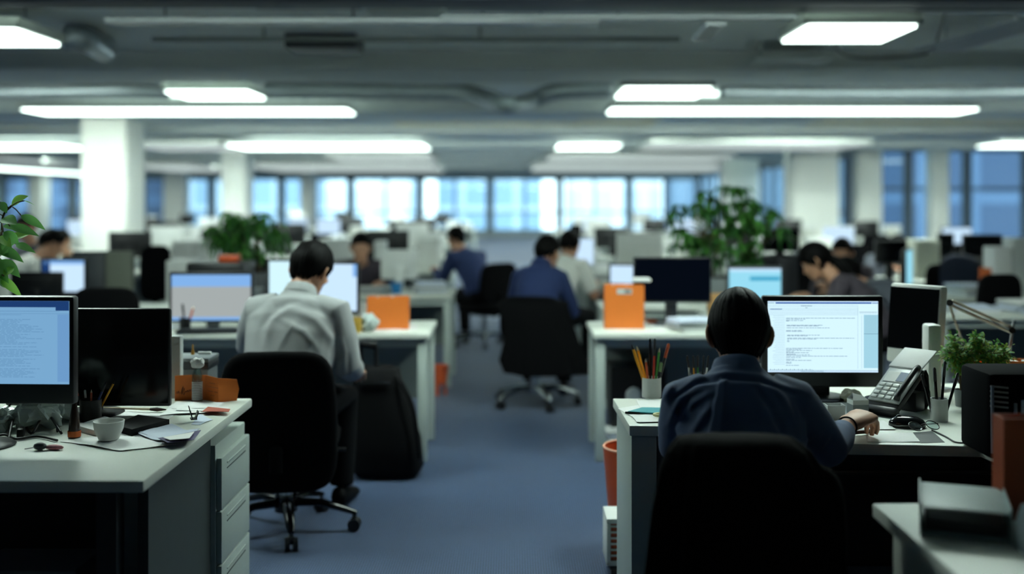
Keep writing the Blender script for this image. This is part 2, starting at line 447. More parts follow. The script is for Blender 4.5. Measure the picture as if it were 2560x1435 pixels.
# ------------------------------------------------------------------ ceiling lamps
lamp_on = E('lamp_diffuser', (232, 255, 246), LAMP_STRENGTH)
lamp_near_added = E('added_near_diffuser', (232, 255, 246), NEAR_STRENGTH)
lamp_soft = E('dim_lamp_diffuser', (222, 240, 238), 0.42)
lamp_up_added = E('added_uplight_glow', (232, 255, 246), 5.0)
lamp_recess_added = E('added_recess_diffuser', (236, 255, 246), RECESS_STRENGTH)
lamp_house = M('lamp_housing', (176, 184, 176), 0.5, var=0.03)
def panel_light(x0, x1, y0, y1, z, label, em=lamp_on, hz=0.07, group=None, name='ceiling_light', up=True):
    cx, cy = (x0 + x1) / 2, (y0 + y1) / 2
    t = thing(name, label, 'lamp', (cx, cy, z), 0, group)
    hx, hy = (x1 - x0) / 2, (y1 - y0) / 2; fr = min(0.03, hy * 0.2)
    w = MB(); w.mm((-hx, -hy, 0.012), (hx, hy, hz), bev=0.006)
    for sx in (-1, 1): w.mm((sx * hx, -hy, 0), (sx * (hx - fr), hy, 0.02))
    for sy in (-1, 1): w.mm((-hx, sy * hy, 0), (hx, sy * (hy - fr), 0.02))
    w.build('housing', lamp_house, t)
    w = MB(); w.mm((-hx + fr, -hy + fr, -0.022), (hx - fr, hy - fr, 0.011)); w.build('diffuser', em, t)
    w = MB()
    for sx in (-1, 1): w.cyl((sx * hx * 0.7, 0, hz - 0.002), (sx * hx * 0.7, 0, SLAB - z), 0.006, n=8)
    w.build('hanger_rod', dark_grey, t)
    if up:
        w = MB(); w.mm((-hx * 0.9, -hy * 0.6, hz + 0.0005), (hx * 0.9, hy * 0.6, hz + 0.003)); w.build('added_uplight', lamp_up_added, t)  # glowing top face added to brighten the slab above
    return t
Zp = EYE + 1.10
def ceil_px(px0, px1, ya, yb, label, em=lamp_on, name='ceiling_light', z=Zp):
    dz = z - EYE; da = dz * FPX / (HY - ya); db = dz * FPX / (HY - yb); dm = (da + db) / 2
    x0 = (px0 - CX) * dm / FPX; x1 = (px1 - CX) * dm / FPX
    return panel_light(x0, x1, da, db, z, label, em, name=name, up=(name == 'strip_light' and em is lamp_on))
ceil_px(1976, 2256, 58, 101, 'bright square ceiling light at the top right with a pale housing')
ceil_px(-190, 108, 68, 110, 'bright square ceiling light at the top left edge of the photo')
ceil_px(436, 648, 225, 245, 'short bright ceiling light above the long left strip light')
ceil_px(1543, 1765, 217, 242, 'short bright ceiling light above the long right strip light')
for a in ((80, 882, 271, 284, 'long bright strip light hanging on the left, nearest of the strips'), (1518, 2424, 270, 282, 'long bright strip light hanging on the right, nearest of the strips'),
          (-160, 202, 362, 372, 'strip light cut off by the left edge beside the big column'), (590, 1070, 361, 372, 'bright strip light left of the aisle in the second row of strips'),
          (1390, 1547, 361, 371, 'short strip light just right of the aisle'), (2470, 2700, 358, 366, 'strip light at the right edge above the dark blue windows')):
    ceil_px(*a, lamp_on, 'strip_light')
for a in ((362, 586, 360, 375, 'dim strip light between the big left column and the bright strip'), (1608, 2130, 357, 373, 'pale strip light above the right columns'),
          (832, 1085, 388, 402, 'pale strip light over the far end left of the aisle'), (1366, 1808, 389, 403, 'long pale strip light over the far end right of the aisle'),
          (366, 548, 412, 428, 'pale strip light far back left between two columns'), (650, 1098, 411, 428, 'farthest long strip light left of the aisle'),
          (1330, 1815, 412, 427, 'farthest long strip light right of the aisle'), (40, 118, 395, 411, 'dim strip light far back at the left edge')):
    ceil_px(*a, lamp_soft, 'strip_light')
ceil_px(158, 202, 418, 443, 'small bright square lamp beside the big left column', lamp_on)
# unseen lamps added above the frame to light the near desks
panel_light(-2.7, -1.9, 4.55, 5.2, Zp, 'added ceiling light above the left desk, above the picture', lamp_near_added)
panel_light(-0.4, 0.4, 5.2, 5.7, Zp, 'added ceiling light above the aisle, above the picture', lamp_near_added)
panel_light(1.2, 2.0, 4.75, 5.35, Zp, 'added ceiling light above the right desk, above the picture', lamp_near_added)
lamp_cove_added = E('added_cove_tube', (232, 255, 246), 12.0)  # hidden tubes added behind the beams to brighten the ceiling slab
for k, ((y0, y1), ln) in enumerate(zip(bd[:6], (7.0, 9.0, 12.0, 14.0, 15.0, 16.0))):
    t = thing('added_cove_lamp', 'added cove lamp hidden behind a ceiling beam, shining up', 'lamp', (-1.0 if k > 3 else 0, y1 + 0.035, 2.635), 0, 'added cove lamps behind the beams')
    w = MB(); w.mm((-ln / 2, -0.03, 0), (ln / 2, 0.03, 0.012)); w.mm((-ln / 2, 0.026, 0.012), (ln / 2, 0.03, 0.022)); w.build('trough', lamp_house, t)
    w = MB(); w.cyl((-ln / 2 + 0.02, 0, 0.026), (ln / 2 - 0.02, 0, 0.026), 0.011, n=8); w.build('tube', lamp_cove_added, t)
# unseen lamps added to raise the light, hidden in the coffers behind each beam
for k, (ya, n) in enumerate(((10.42, 3), (14.92, 5), (19.32, 6), (23.92, 6), (29.02, 7), (34.52, 8))):
    for i in range(n):
        cx = (i - (n - 1) / 2) * 3.4 - (1.5 if ya > 24 else 0.0) if k else (-5.7, 3.9, 6.6)[i]
        if ya > 22 and cx > 3.5: continue
        panel_light(cx - 1.2, cx + 1.2, ya, ya + 0.13, SLAB - 0.022, 'added strip lamp hidden behind a ceiling beam', lamp_recess_added, 0.02, 'added lamps hidden behind the beams', 'added_recess_lamp', up=False)
# pale cream ceiling panels
cream_m = M('cream_ceiling_panel', (226, 216, 180), 0.7, var=0.05)
for i, (p0, p1, ya, yb) in enumerate(((1000, 1440, 308, 328), (1430, 1612, 303, 336), (2010, 2560, 302, 326), (0, 130, 314, 326))):
    dz = 1.285; da = dz * FPX / (HY - ya); db = dz * FPX / (HY - yb); dm = (da + db) / 2
    w = MB(); w.mm(((p0 - CX) * dm / FPX, da, EYE + dz), ((p1 - CX) * dm / FPX, db, SLAB)); struct(w.build('trim_%d' % (50 + i), cream_m))
# ducts, tracks, trays under the slab
duct_m = M('foil_duct', (150, 160, 164), 0.32, metal=0.6, var=0.15, scale=20, bump=0.5, bscale=40)
def flex(pts, r, label, name='flexible_duct', n=12):
    p = smoothpath(pts, 14); w = MB()
    w.tube(p, [r * (1.0 + 0.10 * (i % 2)) for i in range(len(p))], n)
    return tag(w.build(name, duct_m, angle=180), label, 'duct')
def cp(px, py, z): return PZ(px, py, z) if False else V(((px - CX) * ((z - EYE) / (HY - py)), (z - EYE) * FPX / (HY - py), z))
flex([cp(165, 92, 2.64), cp(215, 100, 2.63), cp(262, 128, 2.66)], 0.085, 'crumpled foil duct beside the top left ceiling light')
flex([cp(-30, 232, 2.66), cp(150, 230, 2.66), cp(300, 228, 2.67), cp(425, 232, 2.66)], 0.075, 'foil duct running along the ceiling left of the short left light')
flex([cp(660, 226, 2.67), cp(900, 228, 2.67), cp(1130, 232, 2.67), cp(1210, 244, 2.6), cp(1268, 262, 2.46), cp(1330, 250, 2.58), cp(1400, 228, 2.67), cp(1530, 222, 2.68)], 0.09, 'long foil duct sagging in the middle above the aisle')
flex([cp(1800, 232, 2.67), cp(2000, 234, 2.67), cp(2300, 234, 2.66), cp(2620, 230, 2.66)], 0.075, 'foil duct along the ceiling right of the short right light')
def bar(pa, pb, z, ph, label, mat, name, cat, dep=0.12):
    # a track hung across the ceiling between two picture points
    a, b2 = cp(pa[0], pa[1], z), cp(pb[0], pb[1], z)
    w = MB(); L = (b2 - a).length; dr = (b2 - a) / L; rot = Matrix((dr, V((0, 0, 1)).cross(dr), V((0, 0, 1)))).transposed()
    w.box((a + b2) / 2 + V((0, 0, ph / 2)), (L, dep, ph), rot, bev=0.008)
    t = tag(w.build(name, mat), label, cat)
    r = MB()
    for k in (0.12, 0.5, 0.88): r.cyl(a.lerp(b2, k) + V((0, 0, ph * 0.9)), V((a.lerp(b2, k).x, a.lerp(b2, k).y, SLAB)), 0.007, n=8)
    r.build('hanger_rod', dark_grey, t)
    return t
bar((265, 60), (1500, 60), 2.62, 0.04, 'long metal lighting track across the top of the photo, unlit', alu, 'lighting_track', 'track', 0.1)
bar((1100, 50), (1990, 50), 2.64, 0.035, 'slim metal track behind the long one, ending near the top right light', alu, 'lighting_track', 'track', 0.09)
perf = M('perforated_steel', (84, 92, 92), 0.45, metal=0.5, var=0.6, scale=160)
bar((1115, 24), (2640, 32), 2.60, 0.03, 'perforated cable tray just behind the dark soffit at the top', perf, 'cable_tray', 'tray', 0.16)
w = MB()
for pxa, pxb, ya, yb in ((632, 900, 14, 26),):
    w.mm((cp(pxa, ya, 2.74).x, cp(pxa, 14, 2.73).y, 2.735), (cp(pxb, ya, 2.74).x, cp(pxa, 26, 2.73).y, SLAB))
tag(w.build('air_vent', perf), 'dark perforated air vent in the ceiling near the top left centre', 'vent')
w = MB(); p0, p1 = cp(905, 12, 2.72), cp(1108, 42, 2.72); w.mm((p0.x, p0.y, 2.72), (p1.x, p1.y, SLAB - 0.001), bev=0.005); tag(w.build('ceiling_panel', M('pale_ceiling_panel', (190, 198, 190), 0.7)), 'pale square access panel on the ceiling between the air vent and the cable tray', 'panel')
# cross ladder under the track
w = MB(); a, b2 = cp(1790, 60, 2.62), cp(1755, 98, 2.60)
for k in range(6):
    c = a.lerp(b2, k / 5); w.box(c, (0.13, 0.02, 0.02), m=0)
for s in (-1, 1): w.tube([a + V((s * 0.06, 0, 0)), b2 + V((s * 0.06, 0, 0))], 0.012, 6)
w.cyl(a, V((a.x, a.y, SLAB)), 0.008, n=6); w.cyl(b2, V((b2.x, b2.y, SLAB)), 0.008, n=6)
tag(w.build('cable_ladder', alu), 'short shiny cable ladder left of the top right light', 'ladder')
# wide cable tray in the top right corner
w = MB(); a, b2 = cp(2600, 50, 2.62), cp(2330, 128, 2.60); dr = (b2 - a).normalized(); sd = V((0, 0, 1)).cross(dr)
for k in range(26):
    c = a.lerp(b2, k / 25); w.tube([c - sd * 0.17, c + sd * 0.17], 0.009, 6)
for s in (-1, -0.33, 0.33, 1): w.tube([a + sd * 0.17 * s, b2 + sd * 0.17 * s], 0.012, 6)
for k in (0.2, 0.85):
    c = a.lerp(b2, k); w.cyl(c, V((c.x, c.y, SLAB)), 0.006, n=6)
tag(w.build('cable_tray', alu), 'wire cable tray slanting out of the top right corner', 'tray')
w = MB(); w.tube(smoothpath([cp(2364, 32, 2.72), cp(2348, 80, 2.66), cp(2335, 118, 2.60), cp(2310, 136, 2.585), cp(2200, 145, 2.585), cp(2120, 140, 2.60), cp(2085, 112, 2.64), cp(2078, 90, 2.7)], 8), 0.011, 8)
tag(w.build('hanging_cable', black_plastic, angle=180), 'black cable looping under the top right ceiling light', 'cable')
w = MB(); p0 = cp(1884, 152, 2.62); w.mm((p0.x, 8.75, 2.62), (p0.x + 0.62, 9.2, 2.65)); w.cyl((p0.x + 0.02, 8.8, 2.64), (p0.x + 0.02, 8.8, SLAB), 0.02, n=8)
w.cyl((p0.x + 0.6, 9.1, 2.64), (p0.x + 0.6, 9.1, SLAB), 0.01, n=8)
tag(w.build('ceiling_shelf', M('ceiling_shelf_paint', (170, 180, 176), 0.6)), 'pale flat tray hung behind the top right light', 'tray')
w = MB(); p0 = cp(720, 118, 2.66); w.mm((p0.x, 8.3, 2.64), (p0.x + 0.55, 8.75, SLAB), bev=0.01); tag(w.build('air_conditioner', dark_grey), 'dark grey unit fixed under the ceiling left of centre', 'unit')
# smoke pipes along the slab
w = MB(); w.tube([cp(380, 98, 2.66), cp(1700, 98, 2.66)], 0.018, 8)
for px in (660, 1200): w.cyl(cp(px, 98, 2.66), V((cp(px, 98, 2.66).x, cp(px, 98, 2.66).y, SLAB)), 0.01, n=6)
tag(w.build('ceiling_pipe', M('pipe_paint', (120, 128, 124), 0.5), angle=180), 'thin pipe running across the ceiling behind the lighting tracks', 'pipe')
# ================================================================== PEOPLE
def sdir(l): return V((0, math.sin(l), math.cos(l)))
def ering(c, ux, uy, rx, ry, n=20, e=1.0):
    out = []
    for k in range(n):
        a = 2 * PI * k / n; ca, sa = math.cos(a), math.sin(a)
        out.append(c + ux * rx * math.copysign(abs(ca) ** e, ca) + uy * ry * math.copysign(abs(sa) ** e, sa))
    return out
def hand(mb, wrist, d, up, thumb, curl=0.5, s=1.0, spread=0.6):
    # palm, four unequal bent fingers, and a thumb from the side of the palm
    d = V(d).normalized(); up = V(up); up = (up - d * up.dot(d)).normalized(); sd = d.cross(up) * thumb   # towards the thumb
    pal = wrist + d * 0.085 * s
    mb.loft([ering(wrist - d * 0.01, sd, up, 0.026 * s, 0.019 * s, 12), ering(wrist + d * 0.025 * s, sd, up, 0.034 * s, 0.018 * s, 12), ering(wrist + d * 0.065 * s, sd, up, 0.041 * s, 0.015 * s, 12), ering(pal + d * 0.006, sd, up, 0.038 * s, 0.011 * s, 12)])
    for k, (off, L) in enumerate(((0.029, 0.070), (0.010, 0.080), (-0.010, 0.074), (-0.028, 0.058))):
        p = pal - d * 0.012 * s + sd * off * s; a = 0.12 + 0.1 * curl; pts = [p]
        fd = (d + sd * (off * 4 * spread)).normalized()
        for f in (0.42, 0.33, 0.25):
            a += curl * (0.55 + 0.06 * k)
            p = p + (fd * math.cos(a) - up * math.sin(a)) * L * f * s; pts.append(p)
        mb.tube([pts[0] - fd * 0.015] + pts, [0.0095 * s, 0.0098 * s, 0.0088 * s, 0.008 * s, 0.0062 * s], 8)
    tb = wrist + d * 0.030 * s + sd * 0.030 * s - up * 0.006
    t1 = tb + (d * 0.88 + sd * 0.42 - up * 0.3).normalized() * 0.038 * s
    t2 = t1 + (d * 0.9 + sd * 0.15 - up * 0.35 * (0.4 + curl)).normalized() * 0.032 * s
    t3 = t2 + (d * 0.9 - sd * 0.15 - up * 0.35 * (0.4 + curl)).normalized() * 0.024 * s
    mb.tube([tb - d * 0.012, tb, t1, t2, t3], [0.012 * s, 0.0135 * s, 0.011 * s, 0.0095 * s, 0.007 * s], 8)
HEADP = ((-0.118, 0.022, 0.078, 0.045), (-0.108, 0.036, 0.090, 0.025), (-0.085, 0.050, 0.094, -0.02), (-0.055, 0.061, 0.092, -0.062), (-0.02, 0.069, 0.090, -0.080), (0.02, 0.073, 0.091, -0.089), (0.055, 0.072, 0.084, -0.090), (0.085, 0.061, 0.062, -0.078), (0.107, 0.044, 0.035, -0.062), (0.117, 0.016, 0.0, -0.03))
def headmesh(mb, C, R, hs=1.0):
    X, Y, Z = R @ V((1, 0, 0)), R @ V((0, 1, 0)), R @ V((0, 0, 1))
    mb.loft([ering(C + Z * z * hs + Y * ((yf + yb) / 2 * hs), X, Y, rx * hs, (yf - yb) / 2 * hs, 24, 0.92) for z, rx, yf, yb in HEADP])
    T = lambda x, y, z: C + (X * x + Y * y + Z * z) * hs
    mb.tube([T(0, 0.083, 0.028), T(0, 0.098, -0.005), T(0, 0.110, -0.030), T(0, 0.090, -0.040)], [0.007, 0.009, 0.013, 0.010], 8)      # nose
    for s in (-1, 1):
        mb.ball(T(s * 0.012, 0.096, -0.033), 0.009, sub=1)
        mb.tube([T(s * 0.014, 0.088, 0.036), T(s * 0.033, 0.086, 0.040), T(s * 0.054, 0.072, 0.032)], [0.008, 0.0085, 0.006], 6)       # brow
        mb.tube([T(s * 0.055, 0.066, -0.008), T(s * 0.062, 0.05, -0.02), T(s * 0.060, 0.03, -0.04)], [0.010, 0.012, 0.010], 6)        # cheekbone
        er = R @ (RZ(s * 0.7) @ RY(s * 0.08))
        mb.torus(T(s * 0.085, -0.014, -0.008), 0.019, 0.0065, er @ RY(PI / 2) @ Matrix.Diagonal((1.45, 1, 1)), 14, 6)                 # ear rim
        mb.ball(T(s * 0.081, -0.012, -0.010), (0.007, 0.017, 0.026), er, sub=2)
        mb.ball(T(s * 0.081, -0.006, -0.036), (0.007, 0.009, 0.011), er, sub=1)
    mb.tube([T(-0.024, 0.086, -0.066), T(0, 0.097, -0.063), T(0.024, 0.086, -0.066)], [0.004, 0.0075, 0.004], 6)
    mb.tube([T(-0.020, 0.085, -0.075), T(0, 0.096, -0.075), T(0.020, 0.085, -0.075)], [0.004, 0.0075, 0.004], 6)
    mb.ball(T(0, 0.082, -0.100), (0.020, 0.014, 0.014), R, sub=1)
def hairmesh(C, R, style, hs=1.0, seed=1, locks=160):
    # a cap over the skull plus tapered locks that fall from the crown
    rnd = random.Random(seed); mb = MB()
    X, Y, Z = R @ V((1, 0, 0)), R @ V((0, 1, 0)), R @ V((0, 0, 1))
    back = {'short': 112, 'mid': 136, 'long': 120}[style]; side = {'short': 88, 'mid': 90, 'long': 112}[style]; front = {'short': 58, 'mid': 74, 'long': 66}[style]
    thick = {'short': 1.07, 'mid': 1.10, 'long': 1.11}[style]
    def surf(az, th, k):
        # az 0 = front (+Y), pi = back; th from the crown down
        st, ct = math.sin(th), math.cos(th)
        y = math.cos(az) * st; x = math.sin(az) * st
        ry = 0.093 if y > 0 else 0.106
        zz = ct * (0.113 if ct > 0 else 0.125)
        taper = 1.0 if ct > 0 else 1.0 - 0.22 * min(1, -ct * 1.2)
        return C + (X * (x * 0.0775 * taper) + Y * (y * ry * taper - 0.004) + Z * (zz + 0.008)) * hs * k
    def lim(az):
        c = (1 - math.cos(az)) / 2
        a = front + (side - front) * min(1, c * 2) if c < 0.5 else side + (back - side) * ((c - 0.5) * 2) ** 0.8
        return math.radians(a)
    n, m = 40, 14; top = mb.bm.verts.new(surf(0, 0, thick)); rows = []
    for j in range(1, m + 1):
        rows.append([mb.bm.verts.new(surf(2 * PI * i / n, lim(2 * PI * i / n) * j / m, thick - 0.05 * (j / m) ** 6)) for i in range(n)])
    for i in range(n): mb.bm.faces.new((top, rows[0][(i + 1) % n], rows[0][i]))
    for a, b in zip(rows[:-1], rows[1:]):
        for i in range(n): mb.bm.faces.new((a[i], a[(i + 1) % n], b[(i + 1) % n], b[i]))
    for k in range(locks):
        az = rnd.uniform(0, 2 * PI); L = lim(az) * rnd.uniform(0.92, 1.10 + 0.10 * (1 - math.cos(az)) / 2); t0 = rnd.uniform(0.02, 0.55) * L
        pts = []; N = 8; tw = rnd.uniform(-0.22, 0.22); kk = thick * rnd.uniform(0.99, 1.06)
        for j in range(N + 1):
            t = j / N
            pts.append(surf(az + tw * t, t0 + (L - t0) * t, kk * (1 + 0.02 * math.sin(t * PI)) - 0.02 * t ** 3))
        w = rnd.uniform(0.007, 0.013) * hs
        mb.tube(pts, [(w * (0.45 + 0.9 * math.sin(min(1, (j / N) * 0.9 + 0.12) * PI) ** 0.7 if j < N else 0.12), 0.0046 * hs) for j in range(N + 1)], 6, side=(pts[0] - C).cross(pts[1] - pts[0]))
    if style == 'long':
        c0 = C - Y * 0.10 * hs - Z * 0.02
        for k in range(26):
            o = V((rnd.uniform(-0.03, 0.03), rnd.uniform(-0.02, 0.02), 0))
            mb.tube([c0 + o * 0.4, c0 + o - Y * 0.035 - Z * 0.06, c0 + o * 1.4 - Y * 0.03 - Z * 0.17, c0 + o * 0.8 - Y * 0.005 - Z * 0.29], [0.014, 0.018, 0.015, 0.003], 6)
    return mb
def person(label, loc, rz, shirt, trousers, seat=0.47, lean=0.3, pitch=0.3, yaw=0.0, roll=0.0, arms=None, hair='short', sleeve='long', voxel=0.010, locks=90, seed=1,
           group=None, hs=1.0, fold=None, sh_w=0.178, headoff=(0, 0, 0), collar=None, standing_z=0, curl=0.5, skinm=None, shoulder_drop=(0, 0), bag=1.0, palm_up=None, slv=1.0, sv=None, ssm=10, sdz=0.0, cr0=0.066, ch=1.0, hand_s=1.0, bv=None, se=0.86):
    t = thing('person', label, 'person', loc, rz, group)
    Xv = V((1, 0, 0))
    P0 = V((0, 0, seat + 0.10))
    p1 = P0 + 0.13 * sdir(lean * 0.55); p2 = p1 + 0.16 * sdir(lean * 0.9); p3 = p2 + 0.145 * sdir(lean * 1.15); p4 = p3 + 0.075 * sdir(lean * 1.25)
    fw = lambda l: V((0, math.cos(l), -math.sin(l)))
    C = p4 + sdir(lean * 0.9 + pitch * 0.35) * 0.165 * hs + V(headoff) + V((0, 0.015, 0))
    R = RZ(yaw) @ RY(roll) @ RX(-pitch)
    sh = [p3 + V((s * sh_w, -0.005, 0.0 - sdz)) for s in (-1, 1)]
    A = arms or {}
    el = [V(A['L'][0]) if 'L' in A else sh[0] + V((-0.08, 0.09, -0.26)), V(A['R'][0]) if 'R' in A else sh[1] + V((0.08, 0.09, -0.26))]
    wr = [V(A['L'][1]) if 'L' in A else V((-0.17, sh[0].y + 0.30, 0.765)), V(A['R'][1]) if 'R' in A else V((0.17, sh[1].y + 0.30, 0.765))]
    hips = [P0 + V((s * 0.09, 0.01, -0.02)) for s in (-1, 1)]; kn = [V((s * 0.13, 0.43, seat + 0.06)) for s in (-1, 1)]; an = [V((s * 0.13, 0.40, 0.10)) for s in (-1, 1)]
    # body: one continuous surface
    mb = MB()
    headmesh(mb, C, R, hs)
    nk = R @ V((0, -0.022, -0.075)) * hs
    mb.tube([p3, p4 - V((0, 0.0, 0.01)), C + nk, C + nk * 0.3], [0.075, 0.060, 0.054, 0.050], 14)
    mb.loft([ering(P0 - V((0, 0, 0.06)), Xv, fw(lean * 0.3), 0.15, 0.10), ering(p1, Xv, fw(lean * 0.6), 0.135, 0.092), ering(p2, Xv, fw(lean), 0.155, 0.105), ering(p3, Xv, fw(lean * 1.1), 0.15, 0.085), ering(p4, Xv, fw(lean * 1.2), 0.06, 0.055)])
    for i, s in enumerate((-1, 1)):
        mb.tube([p3 + V((s * 0.08, 0, 0)), sh[i], sh[i].lerp(el[i], 0.5), el[i], el[i].lerp(wr[i], 0.35), wr[i]], [0.055, 0.052, 0.045, 0.037, 0.038, 0.024], 12)
        dv = (wr[i] - el[i]).normalized()
        hd = V(A['Ldir' if s < 0 else 'Rdir']) if ('Ldir' if s < 0 else 'Rdir') in A else V((dv.x * 0.6 - s * 0.25, dv.y + 0.3, min(dv.z, 0) * 0.4 - 0.05))
        hu = V(A['Lup' if s < 0 else 'Rup']) if ('Lup' if s < 0 else 'Rup') in A else V((0, 0, 1))
        hand(mb, wr[i], hd, hu, 1 if s < 0 else -1, curl, hand_s)
        mb.tube([hips[i] + V((0, 0, 0)), hips[i].lerp(kn[i], 0.5), kn[i], kn[i].lerp(an[i], 0.4), an[i]], [0.082, 0.07, 0.055, 0.05, 0.034], 12)
        mb.tube([an[i] + V((0, -0.03, -0.04)), an[i] + V((0, 0.05, -0.06)), an[i] + V((0, 0.15, -0.075))], [0.034, 0.034, 0.02], 10)
    body = link('body', baked(mb, bv or (min(voxel, 0.0065) if locks > 100 else voxel), 3, 0.45), skinm or skin, t, 180)
    for s in (-1, 1):
        e = MB(); e.ball(C + R @ (V((s * 0.031, 0.080, 0.017)) * hs), (0.012, 0.009, 0.006), R, sub=2)
        e.ball(C + R @ (V((s * 0.031, 0.087, 0.017)) * hs), (0.005, 0.003, 0.005), R, m=1, sub=2)
        e.build('eye', [M('eye_white', (220, 220, 216), 0.3), M('eye_dark', (30, 20, 16), 0.3)], t, 180)
    # hair
    hairmesh(C, R, hair, hs, seed, locks).build('hair', hair_black, t, 60)
    # shirt
    mb = MB(); B = bag
    mb.loft([ering(P0 - V((0, 0, 0.03)), Xv, fw(0), 0.178 * B, 0.13), ering(P0 + V((0, 0, 0.06)), Xv, fw(lean * 0.4), 0.172 * B, 0.126), ering(p1 + V((0, 0, 0.02)), Xv, fw(lean * 0.7), 0.172 * B, 0.122),
             ering(p2, Xv, fw(lean), 0.182 * B, 0.130), ering(p2.lerp(p3, 0.55), Xv, fw(lean * 1.1), 0.186 * B, 0.122), ering(p3 + V((0, 0, 0.012)), Xv, fw(lean * 1.15), 0.165, 0.098), ering(p3.lerp(p4, 0.55), Xv, fw(lean * 1.2), 0.108, 0.080), ering(p4 + V((0, 0, 0.004)), Xv, fw(lean * 1.25), 0.068, 0.066)])
    for i, s in enumerate((-1, 1)):
        a, m_, e_, w_ = sh[i], sh[i].lerp(el[i], 0.5), el[i], wr[i]
        if sleeve == 'long':
            mb.tube([p3 + V((s * 0.09, 0, -0.005)), a, m_, e_, e_.lerp(w_, 0.45), e_.lerp(w_, se)], [0.076 * slv ** 0.5, 0.078 * B ** 0.5 * slv, 0.066 * B, 0.056 * B, 0.050 * B, 0.036], 16)
        else:
            mb.tube([p3 + V((s * 0.09, 0, -0.005)), a, m_, a.lerp(e_, 0.8)], [0.074, 0.076, 0.066, 0.064], 16)
    me = baked(mb, sv or voxel * 0.8, ssm, 0.5)
    if fold:
        me.calc_normals_split() if hasattr(me, 'calc_normals_split') else None
        ns = [v.normal.copy() for v in me.vertices]
        Rz = RZ(rz); L0 = V(loc)
        for v, nn in zip(me.vertices, ns):
            wp = Rz @ v.co + L0
            px, py = proj(wp)
            d = fold(px, py, Rz @ nn)
            v.co += nn * d
    so = link('shirt', me, shirt, t, 180)
    if collar is not None:
        c = MB(); u = sdir(lean * 1.2); f_ = fw(lean * 1.2); base = p4 + u * 0.0
        n = 28
        def cr(h, k, r0): return [base + u * (h + 0.010 * math.cos(2 * PI * i / n - PI / 2) * 0) + Xv * (r0 + k) * math.cos(2 * PI * i / n) + f_ * (r0 * 0.98 + k) * math.sin(2 * PI * i / n) for i in range(n)]
        c.loft([cr(-0.012 * ch, 0.010, cr0 + 0.006), cr(0.016 * ch, 0.007, cr0 + 0.001), cr(0.034 * ch, 0.003, cr0 - 0.002), cr(0.037 * ch, -0.003, cr0 - 0.002), cr(0.02 * ch, -0.006, cr0 - 0.002)], cap=False)
        c.build('collar', collar, so, 60)
    # trousers and shoes
    mb = MB()
    mb.loft([ering(P0 + V((0, 0, 0.07)), Xv, fw(lean * 0.4), 0.158, 0.115), ering(P0, Xv, fw(0.1), 0.178, 0.135), ering(P0 - V((0, 0, 0.075)), Xv, fw(0), 0.175, 0.135), ering(P0 - V((0, 0, 0.10)), Xv, fw(0), 0.15, 0.11)])
    for i in (0, 1):
        mb.tube([hips[i], hips[i].lerp(kn[i], 0.5), kn[i], kn[i].lerp(an[i], 0.5), an[i] + V((0, 0, 0.0))], [0.095, 0.086, 0.072, 0.066, 0.058], 14)
    link('trousers', baked(mb, max(voxel, 0.009), 4), trousers, t, 180)
    for i in (0, 1):
        m_ = MB(); a = an[i]
        m_.loft([ering(a + V((0, y, z)), Xv, V((0, 0, 1)), rx, rzz, 12) for y, z, rx, rzz in ((-0.065, -0.055, 0.02, 0.03), (-0.05, -0.045, 0.036, 0.05), (0.02, -0.05, 0.042, 0.048), (0.09, -0.064, 0.046, 0.034), (0.16, -0.070, 0.044, 0.026), (0.20, -0.075, 0.022, 0.018))])
        m_.build('shoe', black_leather, t, 60)
    return t
shirt_navy = M('navy_shirt', (60, 82, 118), 0.8, var=0.06, bump=0.25, bscale=900, sheen=0.1)
shirt_white = M('pale_grey_shirt', (156, 158, 158), 0.8, var=0.03, bump=0.15, bscale=900)
suit_blue = M('blue_suit', (25, 43, 86), 0.85, var=0.08)
shirt_cream = M('cream_shirt', (240, 240, 232), 0.8, var=0.04)
shirt_grey = M('grey_shirt', (84, 88, 98), 0.85)
shirt_dim = M('dark_mauve_top', (66, 58, 66), 0.85)
trouser_black = M('black_trousers', (8, 9, 12), 0.9, var=0.15, spec=0.15)
def seg_d(px, py, pts):
    best = 1e9; tt = 0
    for k in range(len(pts) - 1):
        (x0, y0), (x1, y1) = pts[k], pts[k + 1]
        dx, dy = x1 - x0, y1 - y0; L = dx * dx + dy * dy
        t = max(0, min(1, ((px - x0) * dx + (py - y0) * dy) / L)); ex, ey = px - x0 - t * dx, py - y0 - t * dy
        q = ex * ex + ey * ey
        if q < best: best = q; tt = (k + t) / (len(pts) - 1)
    return math.sqrt(best), tt
def folder(folds):
    def f(px, py, n):
        if n.y > 0.45: return 0.0
        s = 0.0
        for pts, amp, wd in folds:
            d, t = seg_d(px, py, pts)
            if d < wd * 2.5:
                s += 0.75 * amp * math.exp(-(d / wd) ** 2) * (0.25 + 0.75 * math.sin(PI * min(0.98, max(0.02, t)))) 
        return s
    return f
